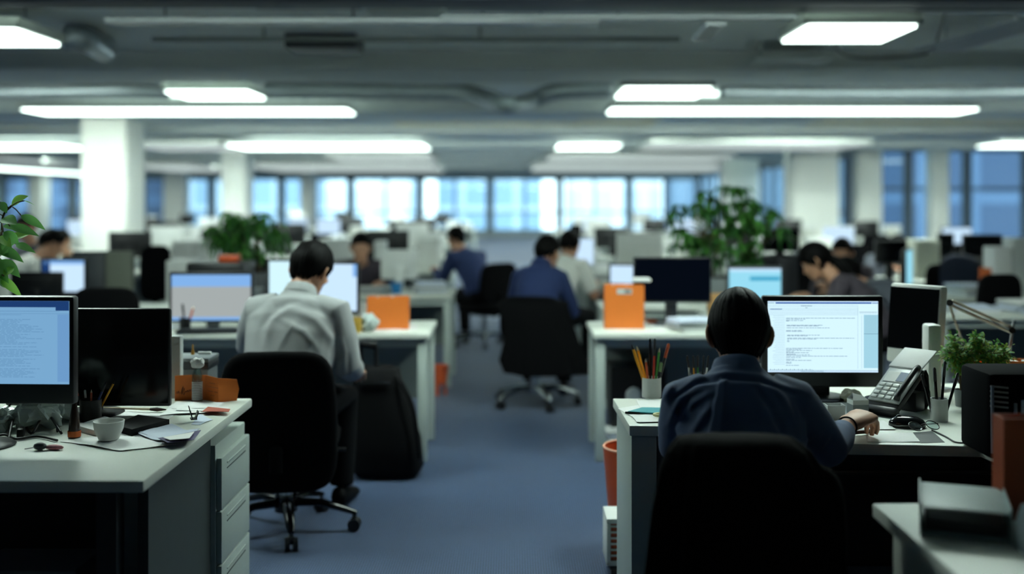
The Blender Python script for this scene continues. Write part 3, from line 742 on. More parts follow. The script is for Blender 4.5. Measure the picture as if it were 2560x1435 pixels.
# --- the man in the navy shirt at the right-hand desk (back to us)
RMAN = V((0.625, 2.86, 0))
navy_folds = [([(1690, 985), (1740, 948), (1815, 934), (1900, 940), (1985, 975)], 0.004, 7), ([(1690, 993), (1740, 957), (1815, 944), (1900, 950), (1985, 985)], -0.006, 6),
              ([(1672, 1060), (1700, 1000), (1760, 965)], 0.006, 9), ([(1690, 1080), (1730, 1010), (1790, 975)], 0.005, 9), ([(1662, 1000), (1685, 960)], 0.006, 8),
              ([(1950, 1080), (1930, 1020), (1890, 970)], -0.006, 10), ([(1985, 1060), (1960, 1000), (1930, 965)], 0.005, 9), ([(1720, 1100), (1760, 1040), (1790, 1000)], 0.004, 10),
              ([(1965, 1100), (1950, 1040)], -0.008, 10), ([(2000, 1110), (2040, 1080)], 0.004, 8), ([(2050, 1120), (2075, 1085)], 0.004, 6), ([(1895, 1080), (1905, 1010)], 0.004, 12)]
_nf = folder(navy_folds)
def navy_fold(px, py, n):
    s = _nf(px, py, n) * 1.9
    if n.y < 0.2 and 940 < py < 1110:          # the box pleat down the middle of the back
        t = (py - 940) / 150; xl, xr = 1800 - 30 * t, 1819 - 12 * t
        s += 0.006 / (1 + math.exp(-(px - xl) / 1.2)) / (1 + math.exp((px - xr) / 1.2)) * min(1, (py - 940) / 8)
    return s
rm = person('man in a dark blue shirt seen from behind, working at the right desk', RMAN, -0.02, shirt_navy, trouser_black, seat=0.40, lean=0.36, pitch=0.30, yaw=-0.06, arms={
    'L': (V((-0.155, 0.26, 0.745)), V((-0.03, 0.50, 0.768))), 'R': (V((0.27, 0.20, 0.752)), V((0.385, 0.425, 0.772))), 'Rdir': (0.74, 0.62, 0.22), 'Rup': (-0.35, -0.45, 0.9)},
    hair='mid', voxel=0.0065, locks=420, seed=5, fold=navy_fold, collar=shirt_navy, sh_w=0.152, headoff=(0.022, 0.0, -0.05), curl=0.85, hs=0.94, bag=0.95, slv=0.92, sv=0.004, ssm=26, sdz=0.018, cr0=0.058, ch=0.85, hand_s=1.15, bv=0.0038, se=0.76)
_wp = V((0.385, 0.425, 0.772)); _dd = V((0.115, 0.225, 0.02)).normalized(); g = MB(); g.torus(_wp - _dd * 0.012, 0.0285, 0.003, _dd.to_track_quat('Z', 'Y').to_matrix(), 28, 8); g.build('bracelet', black_leather, rm, 180)
# --- the man in the pale shirt on the left
WMAN = V((-1.005, 4.78, 0))
white_folds = [([(640, 900), (650, 820), (690, 770), (760, 745)], -0.012, 10), ([(660, 860), (680, 800), (740, 762)], 0.009, 9), ([(720, 770), (790, 800), (830, 850), (850, 900)], 0.010, 10), ([(700, 800), (760, 830), (800, 880)], 0.008, 9),
               ([(740, 760), (800, 775), (840, 800)], -0.008, 9), ([(690, 880), (720, 830), (740, 800)], 0.006, 8), ([(830, 880), (845, 840), (835, 800)], -0.014, 9), ([(610, 870), (625, 800), (650, 760)], 0.008, 8),
               ([(760, 890), (780, 850)], -0.007, 8), ([(855, 940), (862, 880), (850, 830)], 0.008, 7), ([(870, 940), (872, 890)], -0.006, 5), ([(650, 740), (700, 722), (760, 735)], 0.006, 8)]
person('man in a pale grey shirt bent over, back to us, left of the aisle', WMAN, -0.16, shirt_white, trouser_black, seat=0.46, lean=0.42, pitch=0.55, yaw=-0.25, roll=0.12, arms={
    'R': (V((0.245, 0.13, 0.71)), V((0.22, 0.36, 0.645))), 'L': (V((-0.29, 0.28, 0.78)), V((-0.10, 0.55, 0.79)))}, hair='short', voxel=0.008, locks=260, seed=8, fold=folder(white_folds), collar=shirt_white, sh_w=0.178, headoff=(0.012, 0.0, -0.045), bag=1.18, hs=1.04, ssm=16, sdz=0.02, sv=0.0055)
# --- people further back
person('man in a blue suit seated right of the aisle, black coat over his chair', (0.165, 7.75, 0), -0.25, suit_blue, trouser_black, seat=0.42, lean=0.44, pitch=0.2, yaw=-0.35, seed=11, collar=suit_blue, bag=0.92, slv=0.86, sh_w=0.152, sdz=0.02, headoff=(0.03, 0, -0.06))
person('person in a cream short-sleeved shirt just beyond the man in the blue suit', (0.34, 8.95, 0), -0.5, shirt_cream, trouser_black, seat=0.42, lean=0.48, pitch=0.3, yaw=0.1, headoff=(0, 0, -0.04), sleeve='short', voxel=0.012, seed=12)
person('man in blue leaning left over a desk at the far side of the aisle', (-0.33, 10.9, 0), 0.7, suit_blue, trouser_black, seat=0.42, lean=0.62, pitch=0.3, voxel=0.012, seed=13)
person('woman with long dark hair bent over a desk behind the right monitor', (2.58, 7.62, 0), 1.15, shirt_dim, trouser_black, seat=0.40, lean=0.66, pitch=0.6, hair='long', voxel=0.010, seed=14, locks=120)
person('person in a grey shirt leaning forward behind the long-haired woman', (3.0, 7.98, 0), 0.9, shirt_grey, trouser_black, seat=0.40, lean=0.95, pitch=0.5, voxel=0.012, seed=15)
person('person facing us just right of the long-haired woman, mostly hidden by her', (2.98, 9.6, 0), PI - 0.4, shirt_dim, trouser_black, seat=0.40, lean=0.72, pitch=0.3, voxel=0.014, seed=16)
person('person facing us bent low beside the black monitors under the right windows', (3.98, 12.0, 0), PI + 0.3, shirt_grey, trouser_black, seat=0.40, lean=0.8, pitch=0.5, voxel=0.014, seed=17)
person('person in white bent low behind the leafy plant at the left edge', (-4.34, 9.2, 0), -0.9, shirt_cream, trouser_black, seat=0.44, lean=0.62, pitch=0.5, voxel=0.012, seed=18)
person('person with dark hair behind the one in white at the left edge', (-4.62, 10.6, 0), PI - 0.3, shirt_grey, trouser_black, seat=0.46, lean=0.3, pitch=0.3, voxel=0.014, seed=19)
person('person in white facing us, half hidden by the big left column', (-4.9, 12.2, 0), PI, shirt_cream, trouser_black, seat=0.42, lean=0.75, pitch=0.2, voxel=0.014, seed=20)
person('person in dark clothes facing us beyond the lit monitor of the pale-shirted man', (-1.37, 9.75, 0), PI + 0.15, shirt_dim, trouser_black, seat=0.42, lean=0.66, pitch=0.3, voxel=0.012, seed=21)
# ================================================================== FURNITURE AND EQUIPMENT BUILDERS
def desk(label, x0, x1, y0, y1, z=0.72, style='legs', th=0.032, group=None, modesty=True, mat=None, name='desk'):
    t = thing(name, label, 'desk', ((x0 + x1) / 2, (y0 + y1) / 2, 0), 0, group)
    hx, hy = (x1 - x0) / 2, (y1 - y0) / 2; mt = mat or white_lam
    w = MB(); w.mm((-hx, -hy, z - th), (hx, hy, z), bev=0.004); w.build('desktop', mt, t)
    if style == 'legs':
        for sx in (-1, 1):
            for sy in (-1, 1):
                w = MB(); w.mm((sx * hx - sx * 0.012, sy * hy - sy * 0.02, 0), (sx * hx - sx * 0.065, sy * hy - sy * 0.075, z - th), bev=0.006); w.build('leg', steel_paint, t)
        w = MB()
        for sy in (-1, 1): w.mm((-hx + 0.065, sy * (hy - 0.05) - 0.015, z - th - 0.05), (hx - 0.065, sy * (hy - 0.05) + 0.015, z - th))
        for sx in (-1, 1): w.mm((sx * (hx - 0.04) - 0.015, -hy + 0.07, z - th - 0.05), (sx * (hx - 0.04) + 0.015, hy - 0.07, z - th))
        w.build('rail', steel_paint, t)
    else:
        for sx in (-1, 1):
            w = MB(); w.mm((sx * hx - sx * 0.012, -hy + 0.03, 0), (sx * hx - sx * 0.042, hy - 0.03, z - th), bev=0.003); w.build('side_panel', steel_paint, t)
    if modesty:
        w = MB(); w.mm((-hx + 0.07, hy - 0.10, 0.26), (hx - 0.07, hy - 0.085, z - th)); w.build('modesty_panel', grey_lam, t)
    return t
def chair(label, loc, rz, seat=0.46, top=0.86, bw=0.46, low=0.50, arms=True, base=black_plastic, fabric=black_fabric, group=None, legs0=0.3, name='office_chair'):
    # faces +Y; the backrest is at -Y
    t = thing(name, label, 'chair', loc, rz, group)
    w = MB(); pr = []
    w.loft([[V((x * k, y * k2, z)) for x, y in [(0.235 * math.copysign(abs(math.cos(a)) ** 0.55, math.cos(a)), 0.225 * math.copysign(abs(math.sin(a)) ** 0.55, math.sin(a)) + 0.02) for a in [2 * PI * i / 32 for i in range(32)]]] for z, k, k2 in ((seat - 0.07, 0.86, 0.86), (seat - 0.06, 0.97, 0.97), (seat - 0.02, 1.0, 1.0), (seat, 0.93, 0.93), (seat + 0.004, 0.6, 0.6))])
    w.build('seat', fabric, t, 60)
    w = MB(); n = 32; hb = top - low
    def ring(d, k):
        out = []
        for i in range(n):
            a = 2 * PI * i / n; x = bw / 2 * k * math.copysign(abs(math.cos(a)) ** 0.42, math.cos(a)); zz = hb / 2 * (1 - (1 - k) * 0.8) * math.copysign(abs(math.sin(a)) ** 0.42, math.sin(a)) + (top + low) / 2
            x *= 1 - 0.10 * max(0, (zz - low) / hb - 0.5)
            out.append(V((x, -0.235 + d + 0.35 * x * x - 0.10 * (zz - seat) * 0.6, zz)))
        return out
    w.loft([ring(-0.024, 0.86), ring(-0.02, 0.96), ring(0.0, 1.0), ring(0.025, 0.98), ring(0.04, 0.88)]); w.build('backrest', fabric, t, 60)
    w = MB(); w.tube(smoothpath([(0, 0.0, seat - 0.085), (0, -0.17, seat - 0.10), (0, -0.275, seat - 0.02), (0, -0.285, low + 0.1)], 5), (0.028), 8, flat=0.5); w.build('back_bracket', black_fabric, t, 180)
    w = MB(); w.box((0, 0, seat - 0.085), (0.2, 0.22, 0.05), bev=0.01); w.tube([(0.08, 0.02, seat - 0.09), (0.26, 0.03, seat - 0.095)], 0.008, 8); w.build('mechanism', black_plastic, t)
    w = MB(); w.cyl((0, 0, 0.10), (0, 0, 0.28), 0.032, n=16); w.cyl((0, 0, 0.26), (0, 0, seat - 0.1), 0.018, n=12); w.build('gas_column', black_plastic if base is black_plastic else chrome, t)
    b = MB(); b.cyl((0, 0, 0.085), (0, 0, 0.155), 0.05, n=20)
    for k in range(5):
        a = legs0 + k * 2 * PI / 5; d = V((math.cos(a), math.sin(a), 0))
        b.tube([d * 0.03 + V((0, 0, 0.125)), d * 0.15 + V((0, 0, 0.125)), d * 0.27 + V((0, 0, 0.092)), d * 0.315 + V((0, 0, 0.078))], [(0.028, 0.022), (0.025, 0.018), (0.019, 0.014), (0.012, 0.010)], 8, side=d.cross(V((0, 0, 1))))
    bo = b.build('star_base', base, t, 50)
    for k in range(5):
        a = legs0 + k * 2 * PI / 5; d = V((math.cos(a), math.sin(a), 0)); s = V((-d.y, d.x, 0)); c = MB(); q = d * 0.305
        for e in (-1, 1): c.cyl(q + s * (e * 0.026) + V((0, 0, 0.029)), q + s * (e * 0.008) + V((0, 0, 0.029)), 0.028, n=16)
        c.cyl(q + V((0, 0, 0.03)), q + V((0, 0, 0.085)), 0.010, n=8); c.box(q + V((0, 0, 0.05)) , (0.03, 0.03, 0.022), RZ(a), bev=0.006)
        c.build('caster', black_plastic, t)
    if arms:
        for s in (-1, 1):
            w = MB(); w.tube(smoothpath([(s * 0.10, 0.0, seat - 0.08), (s * 0.265, 0.0, seat - 0.07), (s * 0.285, 0.0, seat + 0.05), (s * 0.275, 0.0, seat + 0.18)], 5), 0.017, 8, flat=0.7)
            w.box((s * 0.275, 0.02, seat + 0.19), (0.075, 0.25, 0.028), bev=0.012); w.build('armrest', black_plastic, t, 50)
    return t
def text_rects(rnd, u0, u1, v, m, density=0.94, h=0.008, words=True):
    out = []; u = u0
    while u < u1:
        wl = rnd.uniform(0.012, 0.05)
        out.append((u, v, min(u + wl, u1), v + h, m)); u += wl + 0.006
    return out
scr_white = E('screen_white', (204, 234, 245), 1.05)
scr_bright = E('screen_bright', (198, 226, 250), 1.0)
scr_dim = E('screen_blue_dim', (124, 174, 214), 0.85)
scr_grey = E('screen_grey', (176, 184, 184), 0.8)
scr_bar = E('screen_blue_bar', (128, 176, 232), 0.95)
scr_title = E('screen_title_blue', (40, 90, 176), 0.8)
scr_text = E('screen_text_blue', (96, 128, 160), 0.7)
scr_line = E('screen_faint_line', (150, 186, 206), 0.8)
scr_panel = E('screen_pale_panel', (164, 214, 232), 0.9)
scr_cyan = E('screen_cyan', (150, 218, 240), 0.95)
scr_cyan2 = E('screen_deep_cyan', (40, 160, 200), 0.9)
scr_navy = E('screen_navy', (34, 70, 128), 0.7)
def monitor(label, loc, rz, w_, h_, bottom, screen=None, rects=(), body=black_plastic, tilt=0.0, bez=0.016, chin=0.03, depth=0.035, group=None, name='monitor', back=None, stand=True, base_w=0.22, lift=0.0):
    # loc = the point of the table under the stand; the screen faces -Y; bottom = height of the casing above the table
    t = thing(name, label, 'monitor', loc, rz, group)
    R = RX(tilt); T = lambda p: R @ V(p) + V((0, 0, bottom))
    w = MB(); n0 = T((0, 0, h_ / 2)); w.box(n0, (w_, depth, h_), R, bev=0.008)
    w.box(T((0, depth / 2 + 0.008, h_ * 0.5)), (w_ * 0.62, 0.02, h_ * 0.6), R, bev=0.008)
    w.build('casing', body, t)
    s = MB(); u0, u1 = -w_ / 2 + bez, w_ / 2 - bez; v1, v0 = chin, h_ - bez; y = -depth / 2 - 0.0015
    def rect(a, b, c, d, m, k):
        q = [T((u0 + (u1 - u0) * u, y - k, v0 + (v1 - v0) * v)) for u, v in ((a, d), (c, d), (c, b), (a, b))]
        s.poly(q, m)
    mats = [screen if screen is not None else black_gloss]
    s.box(T(((u0 + u1) / 2, y + 0.0009, (v0 + v1) / 2)), (u1 - u0, 0.0018, v0 - v1), R)
    for r in rects:
        if r[4] not in mats: mats.append(r[4])
        rect(r[0], r[1], r[2], r[3], mats.index(r[4]), 0.0006 if len(r) < 6 else r[5])
    me = s.mesh('screen'); link('screen', me, mats, t, 30)
    if stand:
        w = MB(); w.mm((-0.035, depth / 2 + 0.0, 0.008), (0.035, depth / 2 + 0.035, bottom + h_ * 0.45), bev=0.006); w.build('stand_neck', body if back is None else back, t)
        w = MB(); w.lathe([(0.02, 0), (base_w / 2 - 0.004, 0), (base_w / 2, 0.004), (base_w / 2 - 0.01, 0.011), (0.02, 0.013)], (0, depth / 2 + 0.01, 0), 32); w.build('stand_base', body if back is None else back, t, 40)
    return t
def keyboard(label, loc, rz, body=black_plastic, group=None):
    t = thing('keyboard', label, 'keyboard', loc, rz, group)
    w = MB(); w.mm((-0.21, -0.065, 0.001), (0.21, 0.065, 0.016), bev=0.005); w.build('case', body, t)
    w = MB()
    for r in range(5):
        for c in range(15): w.mm((-0.2 + c * 0.0268, -0.056 + r * 0.023, 0.015), (-0.2 + c * 0.0268 + 0.022, -0.056 + r * 0.023 + 0.018, 0.021))
    w.build('keys', dark_grey if body is black_plastic else pale_grey, t)
    return t
def mouse(label, loc, rz, body=black_plastic, accent=dark_grey, group=None):
    t = thing('computer_mouse', label, 'mouse', loc, rz, group)
    w = MB(); n = 20
    w.loft([[V((0.033 * k * math.cos(a) * (1 - 0.12 * math.sin(a)), 0.058 * k * math.sin(a), z)) for a in [2 * PI * i / n for i in range(n)]] for z, k in ((0.0, 0.93), (0.006, 1.0), (0.016, 0.98), (0.026, 0.86), (0.033, 0.62), (0.036, 0.28))])
    w.build('shell', body, t, 60)
    w = MB(); w.cyl((-0.004, 0.026, 0.031), (0.004, 0.026, 0.031), 0.009, n=14); w.build('scroll_wheel', accent, t)
    return t
def papers(label, pts_list, z, mat=paper, name='paper_sheet', amp=0.006, seed=0, th=0.0008, cat='paper', group=None):
    w = MB()
    for k, pts in enumerate(pts_list):
        q = [PZ(x, y, z + 0.0014 * k) for x, y in pts]
        w.sheet(q, 8, 8, amp, seed + k, 9.0, th)
    return tag(w.build(name, mat, angle=60), label, cat, group)
def stack(label, loc, sx, sy, n, rz=0.0, mats=None, seed=1, th=0.009, name='paper_stack', cat='papers', group=None, jit=0.012):
    rnd = random.Random(seed); w = MB(); z = 0
    mats = mats or [paper, paper_blue, pale_grey]
    for k in range(n):
        h = th * rnd.uniform(0.5, 1.5)
        w.box((rnd.uniform(-jit, jit), rnd.uniform(-jit, jit), z + h / 2), (sx * rnd.uniform(0.94, 1), sy * rnd.uniform(0.94, 1), h * 0.94), RZ(rnd.uniform(-0.05, 0.05)), m=rnd.randrange(len(mats))); z += h
    o = w.build(name, mats); o.location = loc; o.rotation_euler = (0, 0, rz)
    return tag(o, label, cat, group)
def magfile(label, loc, rz, w_, d_, h_, mat=orange_card, slot=True, name='magazine_file', front=1.0, cat='file box', content=True):
    # an open-topped box file
    t = thing(name, label, cat, loc, rz); k = 0.004
    w = MB()
    w.mm((-w_ / 2, -d_ / 2, 0), (w_ / 2, d_ / 2, k)); w.mm((-w_ / 2, -d_ / 2, k), (w_ / 2, -d_ / 2 + k, h_)); w.mm((-w_ / 2, d_ / 2 - k, k), (w_ / 2, d_ / 2, h_ * front))
    for s in (-1, 1): w.mm((s * w_ / 2, -d_ / 2 + k, k), (s * (w_ / 2 - k), d_ / 2 - k, h_ * (0.5 + 0.5 * front)))
    w.build('box', mat, t)
    if slot:
        w = MB(); w.mm((-w_ * 0.19, -d_ / 2 - 0.002, h_ * 0.8), (w_ * 0.19, -d_ / 2 - 0.0002, h_ * 0.92)); w.build('label_slot', pale_grey, t)
        w = MB(); w.mm((0.0, -d_ / 2 - 0.003, h_ * 0.82), (w_ * 0.16, -d_ / 2 - 0.0021, h_ * 0.90)); w.build('label_card', mid_grey, t)
    if content:
        w = MB()
        for i in range(5): w.mm((-w_ / 2 + 0.008 + i * (w_ - 0.03) / 5, -d_ / 2 + 0.01, k), (-w_ / 2 + 0.008 + i * (w_ - 0.03) / 5 + 0.012, d_ / 2 - 0.01, h_ * (0.93 + 0.05 * (i % 2))))
        w.build('papers_inside', paper, t)
    return t
def penpot(label, loc, r, h, mat, pens, name='pen_pot', taper=1.05):
    # the pot, and every pen in it a thing of its own
    w = MB(); w.lathe([(r * 0.1, 0), (r * 0.97, 0), (r, 0.004), (r * taper, h), (r * taper - 0.003, h), (r - 0.004, 0.006), (r * 0.1, 0.006)], (0, 0, 0), 28)
    o = w.build(name, mat, angle=40); o.location = loc; tag(o, label, 'pot')
    for nm, lb, dx, dy, tx, ty, L, rr, m1, m2 in pens:
        pen(nm, lb, V(loc) + V((dx, dy, 0.008)), V((tx, ty, 1)).normalized(), L, rr, m1, m2)
def pen(nm, lb, base, d, L, r, m1, m2, cat='pen'):
    w = MB(); b = V(base); d = V(d).normalized()
    if nm == 'pencil': w.tube([b, b + d * L * 0.9], r, 6, 0); w.tube([b + d * L * 0.9, b + d * L], [r, r * 0.12], 6, 1)
    elif nm == 'paint_brush': w.tube([b, b + d * L * 0.75], [r * 0.7, r], 8, 0); w.tube([b + d * L * 0.75, b + d * L * 0.86, b + d * L], [r * 1.2, r * 1.9, r * 0.5], 8, 1)
    elif nm == 'scissors':
        w.tube([b, b + d * L * 0.6], [r, r * 1.3], 6, 1)
        for s in (-1, 1): w.torus(b + d * L * 0.82 + V((s * 0.013, 0, 0)), 0.013, 0.004, RX(PI / 2), 14, 6, 0)
    else: w.tube([b, b + d * L * 0.72], r, 8, 0); w.tube([b + d * L * 0.72, b + d * L * 0.97, b + d * L], [r * 1.15, r * 1.1, r * 0.5], 8, 1); w.box(b + d * L * 0.85 + V((0, -r * 1.3, 0)), (0.003, 0.002, L * 0.2), RX(0) @ d.to_track_quat('Z', 'Y').to_matrix(), m=1)
    return tag(w.build(nm, [m1, m2], angle=50), lb, {'scissors': 'scissors', 'pencil': 'pencil', 'paint_brush': 'brush'}.get(nm, 'pen'))
def leaf(mb, base, d, nrm, L, wd, droop=0.5, m=0, cup=0.15, n=5):
    d = V(d).normalized(); nrm = V(nrm); nrm = (nrm - d * nrm.dot(d)); nrm = nrm.normalized() if nrm.length > 1e-5 else d.orthogonal()
    sd = d.cross(nrm).normalized(); p = V(base); rows = []
    for i in range(n + 1):
        t = i / n; wv = wd / 2 * math.sin(PI * min(1, t ** 0.75)) if i < n else 0
        q = p
        rows.append((q + sd * wv + nrm * cup * wv, q, q - sd * wv + nrm * cup * wv))
        a = droop / n; d2 = (d - nrm * a).normalized(); nrm = (nrm + d * a).normalized(); d = d2
        p = p + d * (L / n)
    vs = [[mb.bm.verts.new(v) for v in r] for r in rows]
    for a, b in zip(vs[:-1], vs[1:]):
        for j in (0, 1):
            f = mb.bm.faces.new((a[j], a[j + 1], b[j + 1], b[j])); f.material_index = m
def bush(label, loc, pot_r, pot_h, centre, rad, clusters, leafL, leafW, seed, mats, pot_mat, droop=1.0, stems=5, name='potted_plant', per=6, square=None):
    t = thing(name, label, 'plant', loc, 0); rnd = random.Random(seed)
    w = MB()
    if square: w.mm((-square[0] / 2, -square[1] / 2, 0), (square[0] / 2, square[1] / 2, pot_h), bev=0.01)
    else: w.lathe([(0.01, 0), (pot_r * 0.8, 0), (pot_r, pot_h), (pot_r * 1.06, pot_h), (pot_r * 1.06, pot_h - 0.02)], (0, 0, 0), 24)
    w.build('planter', pot_mat, t, 40)
    w = MB(); w.mm((-pot_r * 0.68, -pot_r * 0.68, pot_h - 0.01), (pot_r * 0.68, pot_r * 0.68, pot_h + 0.006), bev=0.004); w.build('soil', soil, t)
    st = MB(); fo = MB(); C = V(centre); trunk_tops = []
    for i in range(stems):
        b = V((rnd.uniform(-0.5, 0.5) * (square[0] * 0.8 if square else pot_r), rnd.uniform(-0.4, 0.4) * pot_r, pot_h - 0.01)); tp = C + V((b.x * 1.2 + rnd.uniform(-0.3, 0.3) * rad[0], rnd.uniform(-0.3, 0.3) * rad[1], -rad[2] * 0.3))
        st.tube(smoothpath([b, b.lerp(tp, 0.5) + V((rnd.uniform(-0.02, 0.02), 0, 0)), tp], 4), [0.014] * 8 + [0.008], 6); trunk_tops.append(tp)
    for k in range(clusters):
        while True:
            q = V((rnd.uniform(-1, 1), rnd.uniform(-1, 1), rnd.uniform(-1, 1)))
            if q.length < 1 and q.length > 0.25: break
        c = C + V((q.x * rad[0], q.y * rad[1], q.z * rad[2])); tp = min(trunk_tops, key=lambda v: (v - c).length)
        st.tube(smoothpath([tp, tp.lerp(c, 0.5) + V((0, 0, 0.02)), c], 3), [0.005, 0.005, 0.004, 0.004, 0.003, 0.003, 0.002], 5)
        for j in range(per):
            a = 2 * PI * j / per + rnd.uniform(-0.4, 0.4); d = V((math.cos(a), math.sin(a), rnd.uniform(-0.3, 0.45)))
            leaf(fo, c, d, V((0, 0, 1)), leafL * rnd.uniform(0.7, 1.15), leafW * rnd.uniform(0.8, 1.15), droop * rnd.uniform(0.7, 1.3), m=0 if rnd.random() < 0.6 else 1)
    st.build('stems', stem_brown, t, 60); fo.build('foliage', mats, t, 180)
    return t
def cabinet(label, loc, rz, w_, d_, h_, nd, mat=steel_paint, group=None, casters=False, name='drawer_unit', z0=0.03):
    # drawers face +X in local space (rz=0)
    t = thing(name, label, 'cabinet', loc, rz, group)
    w = MB(); w.mm((-d_ / 2, -w_ / 2, z0), (d_ / 2 - 0.02, w_ / 2, h_), bev=0.004); w.build('body', mat, t)
    hh = (h_ - z0 - 0.045) / nd
    for k in range(nd):
        za = z0 + 0.006 + k * hh; zb = za + hh - 0.006
        dr = MB(); dr.mm((d_ / 2 - 0.0195, -w_ / 2 + 0.006, za), (d_ / 2, w_ / 2 - 0.006, zb), bev=0.004); o = dr.build('drawer', mat, t)
        hd = MB(); hd.mm((d_ / 2 - 0.004, -w_ * 0.32, zb - 0.032), (d_ / 2 + 0.003, w_ * 0.32, zb - 0.026), bev=0.001); hd.mm((d_ / 2 - 0.004, -w_ * 0.32, zb - 0.05), (d_ / 2 + 0.0015, w_ * 0.32, zb - 0.0465), m=1); hd.build('handle', [steel_paint, dark_grey], o)
    return t
def coat(label, loc, rz, prof, mat=black_fabric, seed=1, folds=9, amp=0.018, name='coat', n=72, cap=True):
    # a garment hung over a chair back: rings (z, half width, half depth, x shift, y shift), folds deepen towards the hem
    w = MB(); rings = []; N = len(prof)
    for i, (z, rx, ry, sx, sy) in enumerate(prof):
        t = i / (N - 1); r = []
        for k in range(n):
            a = 2 * PI * k / n; f = 1 + (amp * t * (math.sin(folds * a + seed + 1.3 * math.sin(2 * a)) + 0.5 * math.sin(2.3 * folds * a + seed * 2))) / max(rx, 0.05)
            r.append(V((sx + rx * f * math.copysign(abs(math.cos(a)) ** 0.7, math.cos(a)), sy + ry * f * math.copysign(abs(math.sin(a)) ** 0.7, math.sin(a)), z + (0.01 * math.sin(3 * a + seed) * t))))
        rings.append(r)
    w.loft(rings, cap=cap)
    o = w.build(name, mat, angle=60); o.location = loc; o.rotation_euler = (0, 0, rz)
    return o
# ================================================================== NEAR LEFT DESK
DZ = 0.72
t = thing('desk', 'large pale desk at the bottom left with a dark side panel, cluttered with papers', 'desk', (-1.6, 3.42, 0))
def L(p): return (p[0] + 1.6, p[1] - 3.42)
w = MB(); w.prism([L((-2.25, 2.83)), L((-0.965, 2.83)), L((-0.967, 4.02)), L((-2.25, 4.02))], DZ - 0.033, DZ, bev=0.006); w.build('desktop', white_lam, t)
w = MB(); w.mm((-1.05 + 1.6, 3.03 - 3.42, 0), (-1.02 + 1.6, 3.655 - 3.42, DZ - 0.034)); w.build('side_panel', dark_panel, t)
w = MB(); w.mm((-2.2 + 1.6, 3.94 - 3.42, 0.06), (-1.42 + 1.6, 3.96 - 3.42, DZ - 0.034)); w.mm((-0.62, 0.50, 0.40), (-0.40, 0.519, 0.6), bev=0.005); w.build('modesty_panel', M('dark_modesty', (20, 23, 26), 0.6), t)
for x, y in ((-1.115, 3.0), (-2.2, 3.0)):
    w = MB(); w.mm((x + 1.6 - 0.03, y - 3.42 - 0.03, 0), (x + 1.6 + 0.028, y - 3.42 + 0.03, DZ - 0.034), bev=0.004); w.build('leg', dark_grey, t)
cabinet('pale grey three-drawer unit under the right end of the left desk', (-0.985 - 0.20, 3.86, 0), 0, 0.40, 0.40, 0.625, 3)
w = MB(); w.mm((-1.52, 3.02, 0.30), (-1.22, 3.22, 0.42), bev=0.01); w.mm((-1.50, 3.04, 0), (-1.24, 3.20, 0.30)); tag(w.build('storage_box', mid_grey), 'dim grey box on the floor under the left desk', 'box')
# monitors
rnd = random.Random(3)
scr_slate = E('screen_slate_line', (92, 140, 182), 0.8)
doc = [(0, 0, 1, 0.075, scr_navy), (0.93, 0.05, 1, 0.115, scr_navy)]
doc += [(0.0, 0.085, 0.42, 0.089, scr_slate), (0.5, 0.12, 0.95, 0.124, scr_slate), (0.62, 0.15, 1.0, 0.153, scr_slate), (0.45, 0.165, 0.75, 0.168, scr_slate)]
v = 0.22
while v < 0.94:
    if rnd.random() > 0.16:
        for q in text_rects(rnd, 0.6, 0.6 + rnd.uniform(0.12, 0.27), v, scr_slate, h=0.0045): doc.append(q)
    v += 0.0165
doc.append((0.57, 0.19, 0.573, 0.95, scr_slate)); doc.append((0.94, 0.16, 1.0, 0.97, E('screen_blue_dim2', (112, 160, 208), 0.85)))
monitor('black monitor with a blue-tinted document at the left edge, nearest of all screens', (-1.585, 3.2, DZ), -0.04, 0.60, 0.318, 0.135, scr_dim, doc, chin=0.06, bez=0.014, base_w=0.19)
monitor('black monitor, switched off, next to the blue-tinted screen on the left desk', (-1.45, 3.70, DZ), -0.02, 0.57, 0.335, 0.032, None, (), chin=0.012, bez=0.008, depth=0.022)
# pot of pens, notebook, papers, cup
mesh_black = M('black_wire_mesh', (18, 18, 18), 0.5, var=0.7, scale=300)
c0 = PZ(227, 1052)
penpot('black wire pen pot beside the dark monitor on the left desk', c0, 0.034, 0.072, mesh_black, [
    ('pen', 'dark blue pen leaning right in the wire pen pot', 0.0, 0.0, 0.42, 0.0, 0.135, 0.004, M('blue_pen', (40, 60, 110), 0.3), black_gloss),
    ('pencil', 'yellow pencil leaning right in the wire pen pot', 0.012, 0.008, 0.5, 0.1, 0.14, 0.0035, yellow_paint, ink),
    ('pencil', 'short orange pencil upright in the wire pen pot', 0.004, -0.01, 0.02, 0.0, 0.098, 0.0035, orange_plastic, cream_card),
    ('pen', 'pen with a white knob in the wire pen pot', -0.012, 0.004, -0.1, 0.0, 0.095, 0.0035, black_plastic, white_plastic),
    ('pen', 'thin dark pen leaning left in the wire pen pot', -0.018, 0.0, -0.32, 0.0, 0.11, 0.003, dark_grey, red_paint)])
def slab(name, label, pts, z0, h, mats, cat, edge=None, bev=0.002):
    q = [PZ(x, y, z0 + h) for x, y in pts]; w = MB(); w.prism([(p.x, p.y) for p in q], z0, z0 + h, bev=bev)
    o = w.build(name, mats)
    return tag(o, label, cat)
w_paper2 = slab('paper_pad', 'thick white paper pad under the black notebook on the left desk', [(188, 1062), (262, 1040), (318, 1052), (262, 1083)], DZ, 0.018, paper, 'pad')
slab('notebook', 'black notebook lying in the middle of the left desk', [(285, 1062), (345, 1036), (424, 1048), (330, 1073)], DZ, 0.024, black_leather, 'notebook')
papers('white sheets spread under the white cup on the left desk', [[(150, 1105), (330, 1122), (430, 1100), (330, 1080)], [(185, 1108), (300, 1128), (440, 1112), (300, 1092)]], DZ + 0.001, seed=3, amp=0.008)
